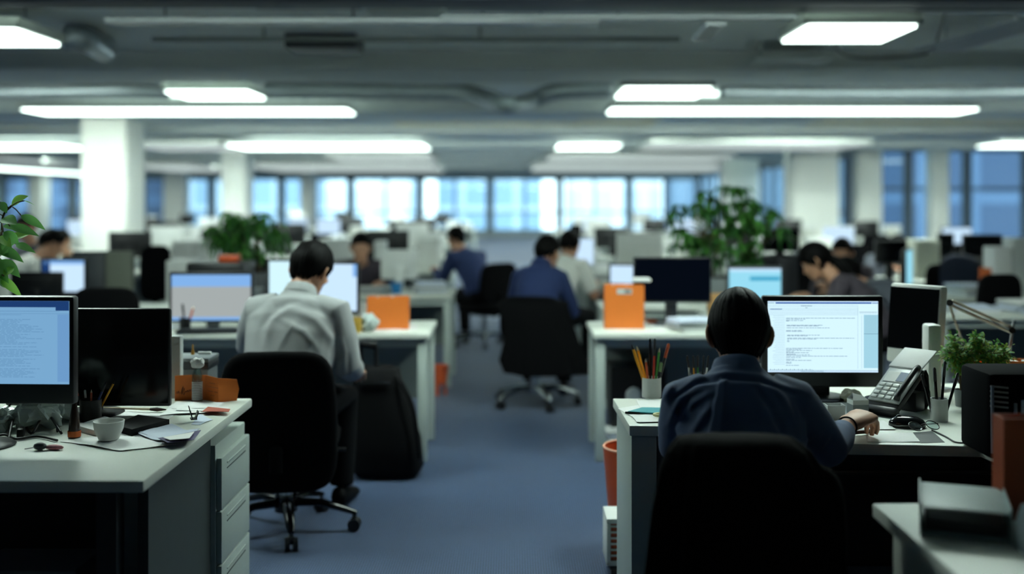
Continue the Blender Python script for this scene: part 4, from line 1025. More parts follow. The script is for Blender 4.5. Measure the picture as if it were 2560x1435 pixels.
papers('loose sheets with a purple sheet among them at the front edge of the left desk', [[(345, 1085), (392, 1104), (470, 1100), (500, 1077)], [(330, 1078), (400, 1097), (490, 1085), (430, 1064)]], DZ + 0.006, mat=paper_blue, seed=8, amp=0.012)
papers('purple card lying on the loose sheets of the left desk', [[(395, 1096), (420, 1108), (485, 1100), (503, 1076)]], DZ + 0.018, mat=purple, seed=4, amp=0.003, name='card')
papers('white card on top of the purple card', [[(408, 1094), (424, 1101), (474, 1097), (486, 1080)]], DZ + 0.024, mat=paper, seed=5, amp=0.002, name='card')
papers('white sheets with red edges spread at the far end of the left desk', [[(400, 1040), (520, 1034), (560, 1012), (440, 1006)], [(440, 1030), (560, 1030), (575, 1020), (450, 1012)], [(430, 1022), (540, 1022), (560, 1008), (440, 1004)]], DZ + 0.001, seed=12, amp=0.01)
papers('thin red folder peeking out of the white sheets on the left desk', [[(505, 1029), (572, 1030), (576, 1023), (520, 1017)]], DZ + 0.012, mat=M('terracotta_card', (176, 84, 60), 0.6), seed=2, amp=0.001, name='folder', cat='folder')
papers('pale sheet under the dark monitor and the black notebook', [[(270, 1040), (400, 1062), (440, 1036), (300, 1022)]], DZ + 0.0005, seed=13, amp=0.004)
c0 = PZ(272, 1106); cup = MB(); cup.lathe([(0.004, 0.003), (0.026, 0.003), (0.030, 0.006), (0.042, 0.035), (0.046, 0.060), (0.0435, 0.060), (0.039, 0.034), (0.026, 0.009), (0.004, 0.008)], (0, 0, 0), 36)
o = cup.build('coffee_cup', white_plastic, angle=60); o.location = c0 + V((0, 0, 0.006)); tag(o, 'small white cup near the front of the left desk', 'cup')
# paint brush lying across
a, b2 = PZ(258, 1020, DZ + 0.012), PZ(372, 1022, DZ + 0.012); pen('paint_brush', 'long cream brush lying in front of the dark monitor', a, (PZ(415, 1024, DZ + 0.012) - a), (PZ(415, 1024, DZ + 0.012) - a).length, 0.0042, cream_card, M('dark_brown', (60, 30, 24), 0.5))
# binder clip on a small paper
papers('small folded paper with a black binder clip at the right of the left desk', [[(478, 1062), (500, 1063), (532, 1050), (500, 1038)]], DZ + 0.0005, mat=paper_blue, seed=7, amp=0.012)
c0 = PZ(484, 1055); w = MB(); w.prism([(-0.018, -0.012), (0.018, -0.012), (0.0, 0.016)], 0, 0.004); R = RX(1.2) @ RZ(0.3)
w = MB(); w.box((-0.008, 0, 0.016), (0.003, 0.03, 0.032), RY(-0.25)); w.box((0.010, 0, 0.014), (0.003, 0.03, 0.028), RY(0.3)); w.box((0.0, 0, 0.0025), (0.02, 0.03, 0.004)); w.tube([(-0.012, -0.008, 0.03), (-0.016, -0.008, 0.045), (-0.016, 0.008, 0.045), (-0.012, 0.008, 0.03)], 0.0012, 5)
o = w.build('binder_clip', black_plastic); o.location = c0 + V((0, 0, 0.009)); o.rotation_euler = (0, 0, 0.4); tag(o, 'black binder clip standing on the small folded paper', 'clip')
# eraser and keys
c0 = PZ(100, 1126); w = MB(); w.ball((0, 0, 0.012), (0.020, 0.013, 0.012)); w.tube([(-0.045, 0, 0.004), (-0.02, 0, 0.008)], 0.0015, 5); o = w.build('dark_pebble', dark_grey, angle=180); o.name = 'usb_dongle'; o.location = c0; tag(o, 'small dark grey lump at the front of the left desk', 'gadget')
c0 = PZ(135, 1125); w = MB(); w.ball((0, 0, 0.008), (0.030, 0.012, 0.008)); o = w.build('eraser', M('pink_rubber', (190, 120, 130), 0.6), angle=180); o.location = c0; o.rotation_euler = (0, 0, -0.1); tag(o, 'pink eraser at the front of the left desk', 'eraser')
# crumpled plastic and wires at the left edge
def crumple(name, label, c, r, mat, seed, cat, sub=4, k=0.5):
    w = MB(); w.ball((0, 0, 0), 1, sub=sub)
    zmin = 9
    for v in w.bm.verts:
        p = v.co.copy(); n1 = noise.noise(p * 1.7 + V((seed, 0, 0))); n2 = noise.noise(p * 4.1 + V((0, seed, 0)))
        v.co = p * (1 + k * n1 + 0.35 * k * abs(n2)); v.co = V((v.co.x * r[0], v.co.y * r[1], v.co.z * r[2])); zmin = min(zmin, v.co.z)
    for v in w.bm.verts: v.co.z = max(v.co.z, zmin * 0.8)
    o = w.build(name, mat, angle=25); o.location = V(c) + V((0, 0, -zmin * 0.8)); return tag(o, label, cat)
plast = M('crumpled_plastic', (176, 188, 184), 0.25, var=0.15, spec=0.6)
crumple('plastic_bag', 'crumpled pale plastic bag under the left-edge monitor', PZ(85, 1072), (0.075, 0.05, 0.062), plast, 3, 'bag', k=0.8)
crumple('plastic_bag', 'smaller crumpled plastic wrap beside the pale bag', PZ(138, 1060), (0.042, 0.04, 0.055), plast, 9, 'bag', k=0.8)
crumple('plastic_bag', 'crumpled plastic wrap cut off by the left edge', PZ(8, 1075), (0.04, 0.04, 0.035), plast, 14, 'bag', k=0.8)
for k, (lb, pp) in enumerate((('black cable curling in front of the plastic bag', [(40, 1090), (60, 1050), (95, 1075), (130, 1060), (170, 1075)]), ('thin black cable lying along the left edge of the left desk', [(0, 1085), (30, 1078), (60, 1088), (110, 1082), (160, 1092)]), ('dark cable looping over the plastic bag', [(20, 1040), (70, 1020), (110, 1050), (150, 1020), (160, 1070)]))):
    pts = [PZ(x, y, DZ + 0.006 + (0.05 * math.sin(PI * i / 4) if k != 1 else 0)) for i, (x, y) in enumerate(pp)]
    pts = [PZ(x, y + 0, DZ + 0.006) + V((0, -0.05, (0.045 if (i in (1, 3) and k == 0) else (0.07 if k == 2 and i in (1, 2, 3) else 0)))) for i, (x, y) in enumerate(pp)]
    w = MB(); w.tube(smoothpath(pts, 8), 0.004, 8); tag(w.build('cable', black_plastic, angle=180), lb, 'cable')
c0 = PZ(186, 1094); w = MB(); w.lathe([(0.004, 0), (0.018, 0), (0.019, 0.01), (0.014, 0.06), (0.008, 0.10), (0.007, 0.115), (0.002, 0.118)], (0, 0, 0), 20); w.lathe([(0.0195, 0.004), (0.0198, 0.02), (0.0195, 0.022)], (0, 0, 0), 20, m=1, cap=False)
o = w.build('spray_bottle', [M('dark_brown_glass', (44, 30, 24), 0.2), orange_dark], angle=50); o.location = c0; tag(o, 'slim dark bottle with an orange band beside the wire pen pot', 'bottle')
c0 = PZ(52, 1093); w = MB(); w.box((0, 0, 0.015), (0.02, 0.05, 0.03), RZ(0.3), bev=0.006); o = w.build('adapter', black_plastic); o.location = c0; tag(o, 'small black plug adapter at the left edge of the left desk', 'adapter')
# orange standing booklet with handwriting, and the bottle before it
pts = [PZ(437, 1002), PZ(486, 999), PZ(514, 1000), PZ(546, 1006), PZ(592, 1001)]
t = thing('booklet', 'orange folding card with handwriting standing open at the far corner of the left desk', 'card', (pts[2].x, pts[2].y, DZ))
H = [0.092, 0.092, 0.092, 0.088, 0.078]; w = MB()
for k in range(4):
    a, b2 = pts[k] - V((pts[2].x, pts[2].y, DZ)), pts[k + 1] - V((pts[2].x, pts[2].y, DZ)); n_ = V((b2.y - a.y, a.x - b2.x, 0)).normalized() * 0.0012
    if k == 3: mid = b2 + V((0.008, 0, H[4] * 0.55)); ring = [a, b2, mid, b2 + V((0, 0, H[4])), a + V((0, 0, H[3]))]
    else: ring = [a, b2, b2 + V((0, 0, H[k + 1])), a + V((0, 0, H[k]))]
    lo = [w.bm.verts.new(p + n_) for p in ring]; hi = [w.bm.verts.new(p - n_) for p in ring]
    w.bm.faces.new(lo); w.bm.faces.new(hi[::-1])
    for i in range(len(ring)): w.bm.faces.new((lo[i], hi[i], hi[(i + 1) % len(ring)], lo[(i + 1) % len(ring)]))
w.build('card', orange_card, t)
w = MB(); o_ = V((pts[2].x, pts[2].y, DZ)); a, b2 = pts[0] - o_, pts[1] - o_; off = V((0, -0.0028, 0))
def on(k, u, h): return (pts[k] - o_).lerp(pts[k + 1] - o_, u) + V((0, -0.003, h))
scr = [(0.08, 0.026), (0.13, 0.034), (0.17, 0.026), (0.21, 0.036), (0.25, 0.028), (0.33, 0.03), (0.44, 0.052), (0.36, 0.022), (0.5, 0.046), (0.46, 0.02), (0.56, 0.033), (0.6, 0.03), (0.66, 0.037), (0.7, 0.03), (0.76, 0.038), (0.8, 0.031), (0.86, 0.039), (0.92, 0.034)]
w.tube(smoothpath([on(0, u, h) for u, h in scr], 4), 0.0007, 4); w.build('handwriting', ink, t); w = MB()
for h, u0, u1 in ((0.066, 0.3, 0.75), (0.052, 0.25, 1.0), (0.036, 0.2, 0.6), (0.036, 0.7, 0.95), (0.022, 0.4, 0.7)):
    w.tube([on(2, u0 + (u1 - u0) * i / 8, h + 0.0006 * (-1) ** i) for i in range(9)], 0.0006, 4)
w.build('ruled_writing', ink, t)
c0 = PZ(499, 1002) + V((0, -0.03, 0)); t = thing('water_bottle', 'clear ribbed bottle standing before the orange folding card', 'bottle', c0)
w = MB(); w.lathe([(0.003, 0.0), (0.017, 0.0), (0.019, 0.004), (0.0185, 0.085), (0.0185, 0.10), (0.012, 0.118), (0.011, 0.125), (0.0095, 0.125), (0.0105, 0.117), (0.0165, 0.1), (0.0168, 0.006), (0.003, 0.003)], (0, 0, 0), 28); w.build('glass', clear_glass, t, 60)
w = MB(); w.lathe([(0.002, 0.004), (0.0155, 0.005), (0.0155, 0.076), (0.002, 0.077)], (0, 0, 0), 24); w.build('contents', M('reddish_brown_liquid', (120, 62, 50), 0.3), t, 60)
w = MB()
for k in range(11): w.lathe([(0.0188, 0.012 + k * 0.006), (0.0196, 0.0135 + k * 0.006), (0.0188, 0.015 + k * 0.006)], (0, 0, 0), 24, cap=False)
w.build('rib', M('white_print', (210, 206, 204), 0.5), t, 180)
c0 = PZ(508, 1002) + V((0, 0.10, 0)); crumple('tissue', 'crumpled white tissue on the mouth of the clear bottle', PZ(499, 1002) + V((0, -0.03, 0.1255)), (0.024, 0.018, 0.017), paper, 21, 'tissue', sub=3, k=0.5)
# partition and grey cabinet behind the left desk
w = MB(); w.mm((-2.3, 4.06, 0), (-1.247, 4.10, 0.945), bev=0.004); tag(w.build('partition', pale_grey), 'low pale partition standing behind the left desk', 'partition')
t = thing('filing_cabinet', 'grey cabinet with a dark top edge behind the orange folding card', 'cabinet', (-1.27, 4.22, 0))
w = MB(); w.mm((-0.10, -0.07, 0.0), (0.10, 0.07, 0.805)); w.build('body', mid_grey, t); w = MB(); w.mm((-0.11, -0.075, 0.806), (0.105, 0.075, 0.835), bev=0.003); w.build('top_edge', dark_grey, t); w = MB(); w.mm((-0.11, -0.075, 0.8355), (0.105, 0.075, 0.85), bev=0.003); w.build('lid', mid_grey, t)
p = W(482, 874, 4.25); w = MB(); w.tube([(0, 0, 0), (0, 0, 0.014), (0.0, 0, 0.02), (0.0, 0, 0.04)], [0.008, 0.005, 0.003, 0.0025], 10); o = w.build('chess_pawn', M('brass', (190, 140, 70), 0.35, metal=0.7), angle=60); o.name = 'hook'; o.location = (p.x, 4.25, 0.8505); tag(o, 'tiny brass hook on top of the grey cabinet', 'hook')
p = W(515, 874, 4.25); w = MB(); w.tube([(-0.025, 0, 0.006), (0.025, 0, 0.006)], 0.0055, 8); o = w.build('chalk', white_plastic); o.location = (p.x - 0.005, 4.25, 0.8502); tag(o, 'short white stick lying on top of the grey cabinet', 'stick')

# leafy plant at the left edge
t = thing('potted_plant', 'glossy green leafy plant growing at the left edge above the nearest monitor', 'plant', (-1.93, 3.72, DZ))
w = MB(); w.lathe([(0.01, 0), (0.07, 0), (0.09, 0.14), (0.096, 0.15), (0.088, 0.15), (0.08, 0.12), (0.01, 0.12)], (0, 0, 0), 28); w.build('pot', black_plastic, t, 50)
w = MB(); w.lathe([(0.004, 0.121), (0.081, 0.124), (0.004, 0.132)], (0, 0, 0), 20); w.build('soil', soil, t)
O = V((-1.93, 3.72, DZ)); st = MB(); fo = MB(); rnd = random.Random(2)
def LP(px, py, dd=0.0): return W(px, py, 3.72 + dd) - O
stem_p = smoothpath([V((0, 0, 0.12)), LP(-40, 800), LP(-15, 700), LP(2, 600, 0.02), LP(8, 540), LP(28, 515)], 6)
st.tube(stem_p, [0.007] * 12 + [0.004] * (len(stem_p) - 12), 6)
LV = [((28, 514), (62, 492), 34, 0.6, 1), ((60, 502), (88, 513), 9, 0.2, 1), ((8, 545), (34, 560), 34, 0.3, 0), ((52, 538), (95, 576), 24, 0.9, 0), ((0, 505), (14, 530), 22, 0.2, 0), ((6, 565), (60, 578), 22, 0.6, 0), ((25, 565), (76, 592), 26, 0.7, 0), ((8, 580), (42, 610), 30, 0.5, 0),
      ((20, 598), (72, 586), 26, 0.4, 1), ((40, 610), (70, 634), 20, 0.7, 0), ((0, 590), (22, 616), 26, 0.3, 1), ((5, 620), (42, 655), 26, 0.6, 0), ((-20, 600), (12, 640), 36, 0.5, 0), ((0, 650), (38, 690), 34, 0.6, 0), ((10, 690), (36, 664), 22, 0.4, 1), ((-10, 690), (18, 720), 30, 0.5, 0),
      ((-5, 690), (38, 744), 24, 0.9, 1), ((-30, 640), (8, 700), 40, 0.5, 0), ((-30, 560), (-4, 600), 40, 0.5, 0), ((-40, 520), (-6, 500), 40, 0.4, 1), ((0, 640), (28, 612), 24, 0.3, 0)]
for k, (b0, tp, wd, dr, mm_) in enumerate(LV):
    a = LP(b0[0], b0[1], rnd.uniform(-0.06, 0.03)); b2 = LP(tp[0], tp[1], rnd.uniform(-0.10, 0.02)); d = b2 - a
    leaf(fo, a, d + V((0, 0, d.length * 0.35 * dr)), V((rnd.uniform(-0.3, 0.3), -0.9, 0.8)), d.length * 1.12, wd * 3.72 / FPX, dr * 0.8, m=mm_, cup=0.22, n=8)
    s0 = min(stem_p[10:], key=lambda q: (q - a).length); st.tube([s0, s0.lerp(a, 0.5) + V((0, 0, 0.004)), a], 0.0022, 5)
st.build('stem', stem_brown, t, 180); o = fo.build('foliage', [translucent(M('leaf_fresh_green', (84, 150, 62), 0.5, var=0.3, scale=9), 0.5), translucent(M('leaf_light_green', (130, 190, 70), 0.4, var=0.2, scale=12), 0.5)], t, 180)

# ================================================================== THE CHAIR AND THE MEN'S DESKS
chair('black high-backed office chair of the man in the pale grey shirt', (-1.0, 4.78, 0), 0.06, seat=0.44, top=0.825, low=0.22, bw=0.50, base=black_gloss, legs0=-0.10, arms=False)
# near right desk
t = thing('desk', 'white desk at the right where the man in the dark blue shirt works', 'desk', (1.1, 3.6, 0))
def R_(p): return (p[0] - 1.1, p[1] - 3.6)
w = MB(); w.prism([R_(p) for p in ((0.383, 3.525), (0.80, 3.50), (0.90, 3.31), (1.0, 3.265), (1.40, 3.23), (1.44, 2.98), (2.4, 2.98), (2.4, 4.35), (0.78, 4.35), (0.76, 4.014), (0.375, 4.014))], DZ - 0.034, DZ, bev=0.004); w.build('desktop', white_lam, t)
w = MB(); w.prism([R_(p) for p in ((0.392, 3.545), (0.475, 3.545), (0.475, 4.0), (0.388, 4.0))], 0, DZ - 0.035, bev=0.003); w.build('pedestal_side', steel_paint, t)
w = MB(); w.prism([R_(p) for p in ((0.476, 3.56), (0.64, 3.56), (0.64, 4.0), (0.476, 4.0))], 0.02, DZ - 0.035, bev=0.003); w.build('pedestal', dark_grey, t)
for z0, z1 in ((0.40, 0.655), (0.05, 0.385)):
    w = MB(); w.mm((0.515 - 1.1, 3.545 - 3.6, z0), (0.632 - 1.1, 3.5595 - 3.6, z1), bev=0.004); dr = w.build('drawer', M('navy_drawer', (30, 36, 46), 0.5), t)
    h = MB(); h.mm((0.52 - 1.1, 3.525 - 3.6, z1 - 0.02), (0.62 - 1.1, 3.545 - 3.6, z1 - 0.006), bev=0.002); h.build('handle', mid_grey, dr)
w = MB(); w.lathe([(0.02, 0.0), (0.046, 0.0), (0.05, 0.006), (0.05, 0.018), (0.044, 0.02), (0.042, 0.008), (0.02, 0.006)], (0.52 - 1.1, 3.50 - 3.6, 0.455), 24); w.build('cup_ring', black_plastic, t, 50)
w = MB(); w.mm((0.66 - 1.1, 4.30 - 3.6, 0.0), (2.335 - 1.1, 4.32 - 3.6, DZ - 0.035)); w.build('modesty_panel', M('dark_modesty', (20, 23, 26), 0.6), t)  # near-black panel shaped down to the floor to block light under the desk
w = MB(); w.mm((2.34 - 1.1, 3.02 - 3.6, 0.0), (2.37 - 1.1, 4.29 - 3.6, DZ - 0.035)); w.build('side_panel', dark_panel, t)
w = MB(); w.mm((0.95 - 1.1, 3.40 - 3.6, DZ - 0.13), (1.55 - 1.1, 3.62 - 3.6, DZ - 0.115), bev=0.004); w.mm((0.95 - 1.1, 3.5 - 3.6, DZ - 0.115), (0.97 - 1.1, 3.6 - 3.6, DZ - 0.035)); w.mm((1.53 - 1.1, 3.5 - 3.6, DZ - 0.115), (1.55 - 1.1, 3.6 - 3.6, DZ - 0.035)); w.build('keyboard_tray', black_plastic, t)
# his chair with a black coat hung over it
chair('black office chair under the man in the dark blue shirt, mostly hidden by a coat', (0.60, 2.80, 0), -0.03, seat=0.39, top=0.84, low=0.46, bw=0.40, base=black_plastic, arms=False, legs0=0.2)
o = coat('coat', (0.535, 2.50, 0.022), 0.0, [(0.876, 0.10, 0.03, -0.01, 0.06), (0.872, 0.135, 0.05, -0.01, 0.05), (0.845, 0.165, 0.065, -0.005, 0.035), (0.80, 0.185, 0.075, 0, 0.03), (0.70, 0.205, 0.085, 0.0, 0.02), (0.57, 0.225, 0.095, 0.005, 0.01), (0.42, 0.245, 0.10, 0.01, 0.0), (0.28, 0.285, 0.11, -0.005, 0.0), (0.15, 0.31, 0.12, -0.02, 0.0)], seed=2, folds=7, amp=0.022)
tag(o, 'long black coat hung over the chair of the man in the dark blue shirt', 'coat')

# ---- on the near right desk
rnd = random.Random(7)
rects = [(0.0, 0.0, 1, 0.018, scr_bright), (0.07, 0.012, 0.94, 0.035, scr_title), (0.0, 0.02, 0.06, 0.03, scr_line)]
for k in range(12): rects.append((0.945 + 0.0045 * k, 0.014, 0.948 + 0.0045 * k, 0.034, scr_title))
for v in (0.055, 0.075, 0.10, 0.118, 0.135, 0.155, 0.172, 0.19): rects.append((0.0, v, 0.82, v + 0.0028, scr_line))
rects += [(0.02, 0.108, 0.13, 0.116, scr_title), (0.30, 0.062, 0.40, 0.068, scr_text), (0.34, 0.09, 0.36, 0.096, scr_text)]
rects += [(0.815, 0.07, 0.817, 0.95, scr_line), (0.85, 0.2, 0.852, 0.95, scr_line), (0.87, 0.19, 1.0, 0.94, scr_panel, 0.0004), (0.87, 0.455, 1.0, 0.46, scr_text), (0.83, 0.15, 0.99, 0.155, scr_text), (0.83, 0.17, 0.99, 0.173, scr_line)]
for v in range(15): rects.append((0.88, 0.205 + v * 0.016, 0.99, 0.2075 + v * 0.016, scr_line, 0.0008))
for k in range(30): rects.append((0.04 + rnd.uniform(0, 0.03), 0.205 + k * 0.0235, 0.155, 0.208 + k * 0.0235, scr_line))
for v, u0, u1 in ((0.235, .165, .79), (0.25, .165, .34), (0.27, .165, .32), (0.275, .165, .19), (0.335, .17, .50), (0.345, .17, .46), (0.372, .17, .56), (0.41, .165, .31), (0.422, .165, .32), (0.475, .175, .47), (0.485, .175, .36), (0.517, .175, .79), (0.53, .175, .44), (0.55, .175, .2), (0.565, .175, .195), (0.66, .165, .68), (0.675, .165, .30), (0.69, .165, .40), (0.71, .165, .24), (0.722, .165, .37), (0.742, .165, .25), (0.752, .17, .38), (0.77, .165, .72), (0.79, .165, .30), (0.815, .165, .24), (0.83, .165, .40), (0.855, .165, .215), (0.87, .165, .22), (0.90, .165, .28)):
    rects += text_rects(rnd, u0, u1, v, scr_text, h=0.006)
rects += [(0.0, 0.972, 1, 0.976, scr_text), (0.0, 0.978, 1, 1.0, scr_bright)]
for k in range(22): rects.append((0.02 + 0.018 * k, 0.956 + 0.006 * (k % 2), 0.028 + 0.018 * k, 0.968, scr_text))
for k in range(14): rects.append((0.30 + 0.015 * k, 0.980, 0.31 + 0.015 * k, 0.996, scr_line))
monitor('large black monitor showing a white page of text on the right desk', (1.147, 4.0, DZ), -0.015, 0.445, 0.338, 0.046, scr_white, rects, chin=0.056, bez=0.020, body=black_plastic, back=black_plastic, base_w=0.2, depth=0.03)
# white all-in-one turned sideways
t = thing('monitor', 'white-edged computer screen turned sideways, dark and switched off, right of the large monitor', 'monitor', (1.56, 4.19, DZ), -0.95)
R = RX(-0.10); T = lambda p: R @ V(p) + V((0, 0, 0.09))
w = MB(); w.box(T((0, 0, 0.165)), (0.225, 0.045, 0.31), R, bev=0.010); w.build('casing', white_plastic, t)
w = MB(); w.box(T((-0.002, -0.0235, 0.185)), (0.213, 0.003, 0.24), R); w.build('screen', black_gloss, t)
w = MB(); w.box(T((0.06, -0.024, 0.028)), (0.05, 0.0016, 0.045), R, m=0); w.box(T((0.06, -0.0252, 0.020)), (0.03, 0.001, 0.012), R, m=1); w.build('sticker', [M('grey_sticker', (170, 172, 168), 0.6), yellow_paint], t)
w = MB(); w.box((0.0, 0.05, 0.06), (0.07, 0.03, 0.12), bev=0.008); w.box((0, 0.03, 0.006), (0.2, 0.16, 0.012), bev=0.004); w.build('stand', alu, t)
w = MB(); q = W(2332, 900, 4.02); w.mm((q.x - 0.025, 4.0, DZ), (q.x + 0.028, 4.07, 0.995), bev=0.012); tag(w.build('speaker', white_plastic), 'tall narrow white speaker at the right end of the sideways screen', 'speaker')
# desk lamp: pale double arm
t = thing('desk_lamp', 'pale double-armed desk lamp reaching over the right desk', 'lamp', (1.86, 4.28, DZ)); O = V((1.86, 4.28, DZ)); D = 4.25
def lp(px, py, dd=0.0): return W(px, py, D + dd) - O
lamp_m = M('lamp_arm_paint', (176, 172, 158), 0.4)
w = MB(); b0 = lp(2524, 905); w.lathe([(0.01, 0), (0.075, 0), (0.08, 0.008), (0.07, 0.018), (0.012, 0.022)], (b0.x, b0.y, 0), 28); w.build('base', lamp_m, t, 50)
w = MB(); w.tube([V((b0.x, b0.y, 0.018)), lp(2520, 900), lp(2532, 822), lp(2536, 800)], 0.007, 8); w.build('post', alu, t)
w = MB(); w.tube([lp(2380, 752), lp(2528, 818)], 0.0065, 8); w.tube([lp(2376, 762), lp(2530, 832)], 0.0065, 8); w.build('arm', lamp_m, t)
w = MB(); w.cyl(lp(2374, 757, -0.02), lp(2374, 757, 0.02), 0.013, n=16); w.build('joint', black_plastic, t); w = MB(); w.cyl(lp(2531, 826, -0.02), lp(2531, 826, 0.02), 0.012, n=16); w.build('joint', black_plastic, t)
w = MB(); w.tube([lp(2374, 760), lp(2386, 800), lp(2412, 868)], 0.006, 8); w.build('lower_arm', lamp_m, t)
w = MB(); w.tube([lp(2408, 858), lp(2414, 872), lp(2424, 892)], [0.016, 0.03, 0.05], 20, cap=False); w.tube([lp(2409, 860), lp(2415, 874), lp(2424, 891)], [0.014, 0.028, 0.048], 20); w.build('shade', dark_grey, t, 60)
# small leafy plant, grey pot
def small_plant(label, px, py, d, pr, ph, blobs, seed, n=260, potm=mid_grey):
    b0 = V((W(px, py, d).x, d, DZ)); t = thing('potted_plant', label, 'plant', b0)
    w = MB(); w.lathe([(0.006, 0), (pr * 0.8, 0), (pr, ph), (pr * 0.9, ph), (pr * 0.86, ph - 0.01), (0.006, ph - 0.01)], (0, 0, 0), 24); w.build('pot', potm, t, 50)
    st = MB(); fo = MB(); rn = random.Random(seed)
    for (bx, by, r) in blobs:
        c = W(bx, by, d) - b0; rr = r * d / FPX
        st.tube(smoothpath([V((rn.uniform(-0.01, 0.01), 0, ph - 0.012)), V((c.x * 0.5, 0, max(ph + 0.01, c.z * 0.6))), c], 4), 0.0022, 5)
        for k in range(int(n * r / 40)):
            q = V((rn.gauss(0, 0.42), rn.gauss(0, 0.42), rn.gauss(0, 0.42))) * rr; p = c + q
            if k % 5 == 0: st.tube([c, p], 0.0009, 3)
            d_ = (q.normalized() + V((rn.uniform(-.7, .7), rn.uniform(-.7, .7), rn.uniform(-0.5, .7)))).normalized()
            leaf(fo, p, d_, V((0, -0.5, 1)), 0.016 * rn.uniform(0.7, 1.3), 0.008, 0.6, m=rn.randrange(2), n=3)
    st.build('stems', stem_brown, t, 180); fo.build('foliage', [leaf_bright, leaf_green], t, 180)
small_plant('small bushy plant with tiny leaves in a grey pot behind the telephone', 2408, 945, 3.86, 0.032, 0.06, [(2395, 890, 34), (2385, 855, 18), (2410, 905, 30), (2372, 885, 22), (2420, 880, 26), (2400, 915, 22)], 3)
small_plant('tiny-leaved tree-like plant in front of the orange folders', 2478, 960, 3.84, 0.035, 0.05, [(2445, 860, 22), (2455, 880, 26), (2480, 885, 30), (2500, 900, 28), (2470, 915, 30), (2490, 930, 24), (2440, 845, 14), (2512, 880, 16), (2460, 935, 16)], 5, 300, black_plastic)
c = W(2450, 950, 4.0); magfile('orange folder standing behind the tiny-leaved plant', (c.x, 4.0, DZ), 0.05, 0.09, 0.06, 0.140, orange_card, slot=False, content=False, name='folder', cat='folder')
c = W(2560, 950, 3.98); t_ = magfile('orange box with a scribble standing at the right edge behind the black case', (c.x, 3.98, DZ), -0.04, 0.135, 0.08, 0.148, orange_card, slot=False, name='folder_box')
w = MB(); w.tube(smoothpath([V((-0.045 + 0.004 * i, -0.0418, 0.045 + 0.022 * abs(math.sin(i * 1.3)) + 0.002 * i)) for i in range(20)], 3), 0.0008, 4); w.ball((-0.005, -0.041, 0.05), (0.012, 0.002, 0.012)); w.build('scribble', ink, t_, 180)
# telephone
ph = thing('telephone', 'desk telephone with a raised sloping keypad on the right desk', 'telephone', PZ(2228, 1036) + V((0.01, 0.02, 0)), -0.88)
R = RX(0.60); T = lambda x, y, z: R @ V((x, y, z)) + V((0, -0.06, 0.028))
w = MB(); w.box(T(0, 0.095, 0), (0.125, 0.20, 0.022), R, bev=0.006); w.box(T(0, -0.012, -0.005), (0.125, 0.03, 0.03), R, bev=0.008); w.build('base', black_plastic, ph)
w = MB(); w.box(T(0, 0.105, 0.0135), (0.118, 0.185, 0.008), R, bev=0.003); w.build('face', pale_grey, ph)
w = MB(); w.box(T(-0.006, 0.135, 0.0185), (0.082, 0.05, 0.003), R, m=0); w.box(T(0.016, 0.137, 0.0205), (0.034, 0.046, 0.002), R, m=1); w.build('display', [white_plastic, M('display_blue_grey', (112, 124, 150), 0.3)], ph)
w = MB()
for r in range(4):
    for c in range(4): w.box(T(-0.04 + c * 0.0265, 0.03 + r * 0.021, 0.0195), (0.021, 0.014, 0.006), R, bev=0.002)
w.build('keypad', white_plastic, ph)
w = MB(); w.box(T(0.0, 0.245, 0.012), (0.125, 0.12, 0.006), RX(0.48), bev=0.004); w.build('paper_flap', paper, ph)
w = MB(); w.box((0, 0.10, 0.035), (0.10, 0.06, 0.07), bev=0.008); w.build('foot', black_plastic, ph)
w = MB(); w.tube([T(0.05, 0.02, 0.024), T(0.052, 0.04, 0.034), T(0.052, 0.17, 0.034), T(0.05, 0.19, 0.024)], [0.011, 0.009, 0.009, 0.011], 10); w.build('handset', black_plastic, ph, 180)
# computer mice, boxes, cup, calculator
mouse('black and grey mouse beside the telephone, under the large monitor', PZ(2180, 1014), -0.7, black_plastic, pale_grey)
mouse('large black mouse in front of the telephone on the right desk', PZ(2268, 1068), 1.35, black_gloss, dark_grey)
c = PZ(2146, 1036); w = MB(); w.mm((-0.028, -0.02, 0), (0.028, 0.03, 0.036)); w.mm((-0.028, -0.02, 0.0362), (0.028, 0.03, 0.052), m=1); w.poly([(-0.028, -0.02, 0.0522), (0.028, -0.02, 0.0522), (0.012, 0.0, 0.066), (-0.02, 0.002, 0.074)], m=1); w.poly([(-0.028, 0.03, 0.0522), (0.028, 0.03, 0.0522), (0.012, 0.004, 0.066), (-0.02, 0.006, 0.074)], m=1)
o = w.build('carton', [mid_grey, white_plastic]); o.location = c; o.rotation_euler = (0, 0, 0.12); tag(o, 'small two-tone carton with a folded top beside the telephone', 'carton')
c = PZ(2086, 1048); w = MB(); w.loft([[V((x * k, y * k, z)) for x, y in ((-0.03, -0.025), (0.03, -0.025), (0.03, 0.025), (-0.03, 0.025))] for z, k in ((0, 0.92), (0.05, 1.0), (0.05, 0.93), (0.006, 0.85))]); o = w.build('square_cup', pale_grey); o.location = c; tag(o, 'square pale cup left of the small carton', 'cup')
t = thing('desk_calculator', 'pale desk calculator with a grey display under the large monitor', 'calculator', PZ(2030, 1046), 0.05)
w = MB(); w.loft([[V((-0.05, -0.05, 0)), V((0.05, -0.05, 0)), V((0.05, 0.06, 0)), V((-0.05, 0.06, 0))], [V((-0.05, -0.05, 0.022)), V((0.05, -0.05, 0.022)), V((0.05, 0.06, 0.035)), V((-0.05, 0.06, 0.035))]]); w.build('case', pale_grey, t)
w = MB(); w.mm((-0.03, -0.0515, 0.005), (0.034, -0.0502, 0.017)); w.build('display', mid_grey, t)
w = MB()
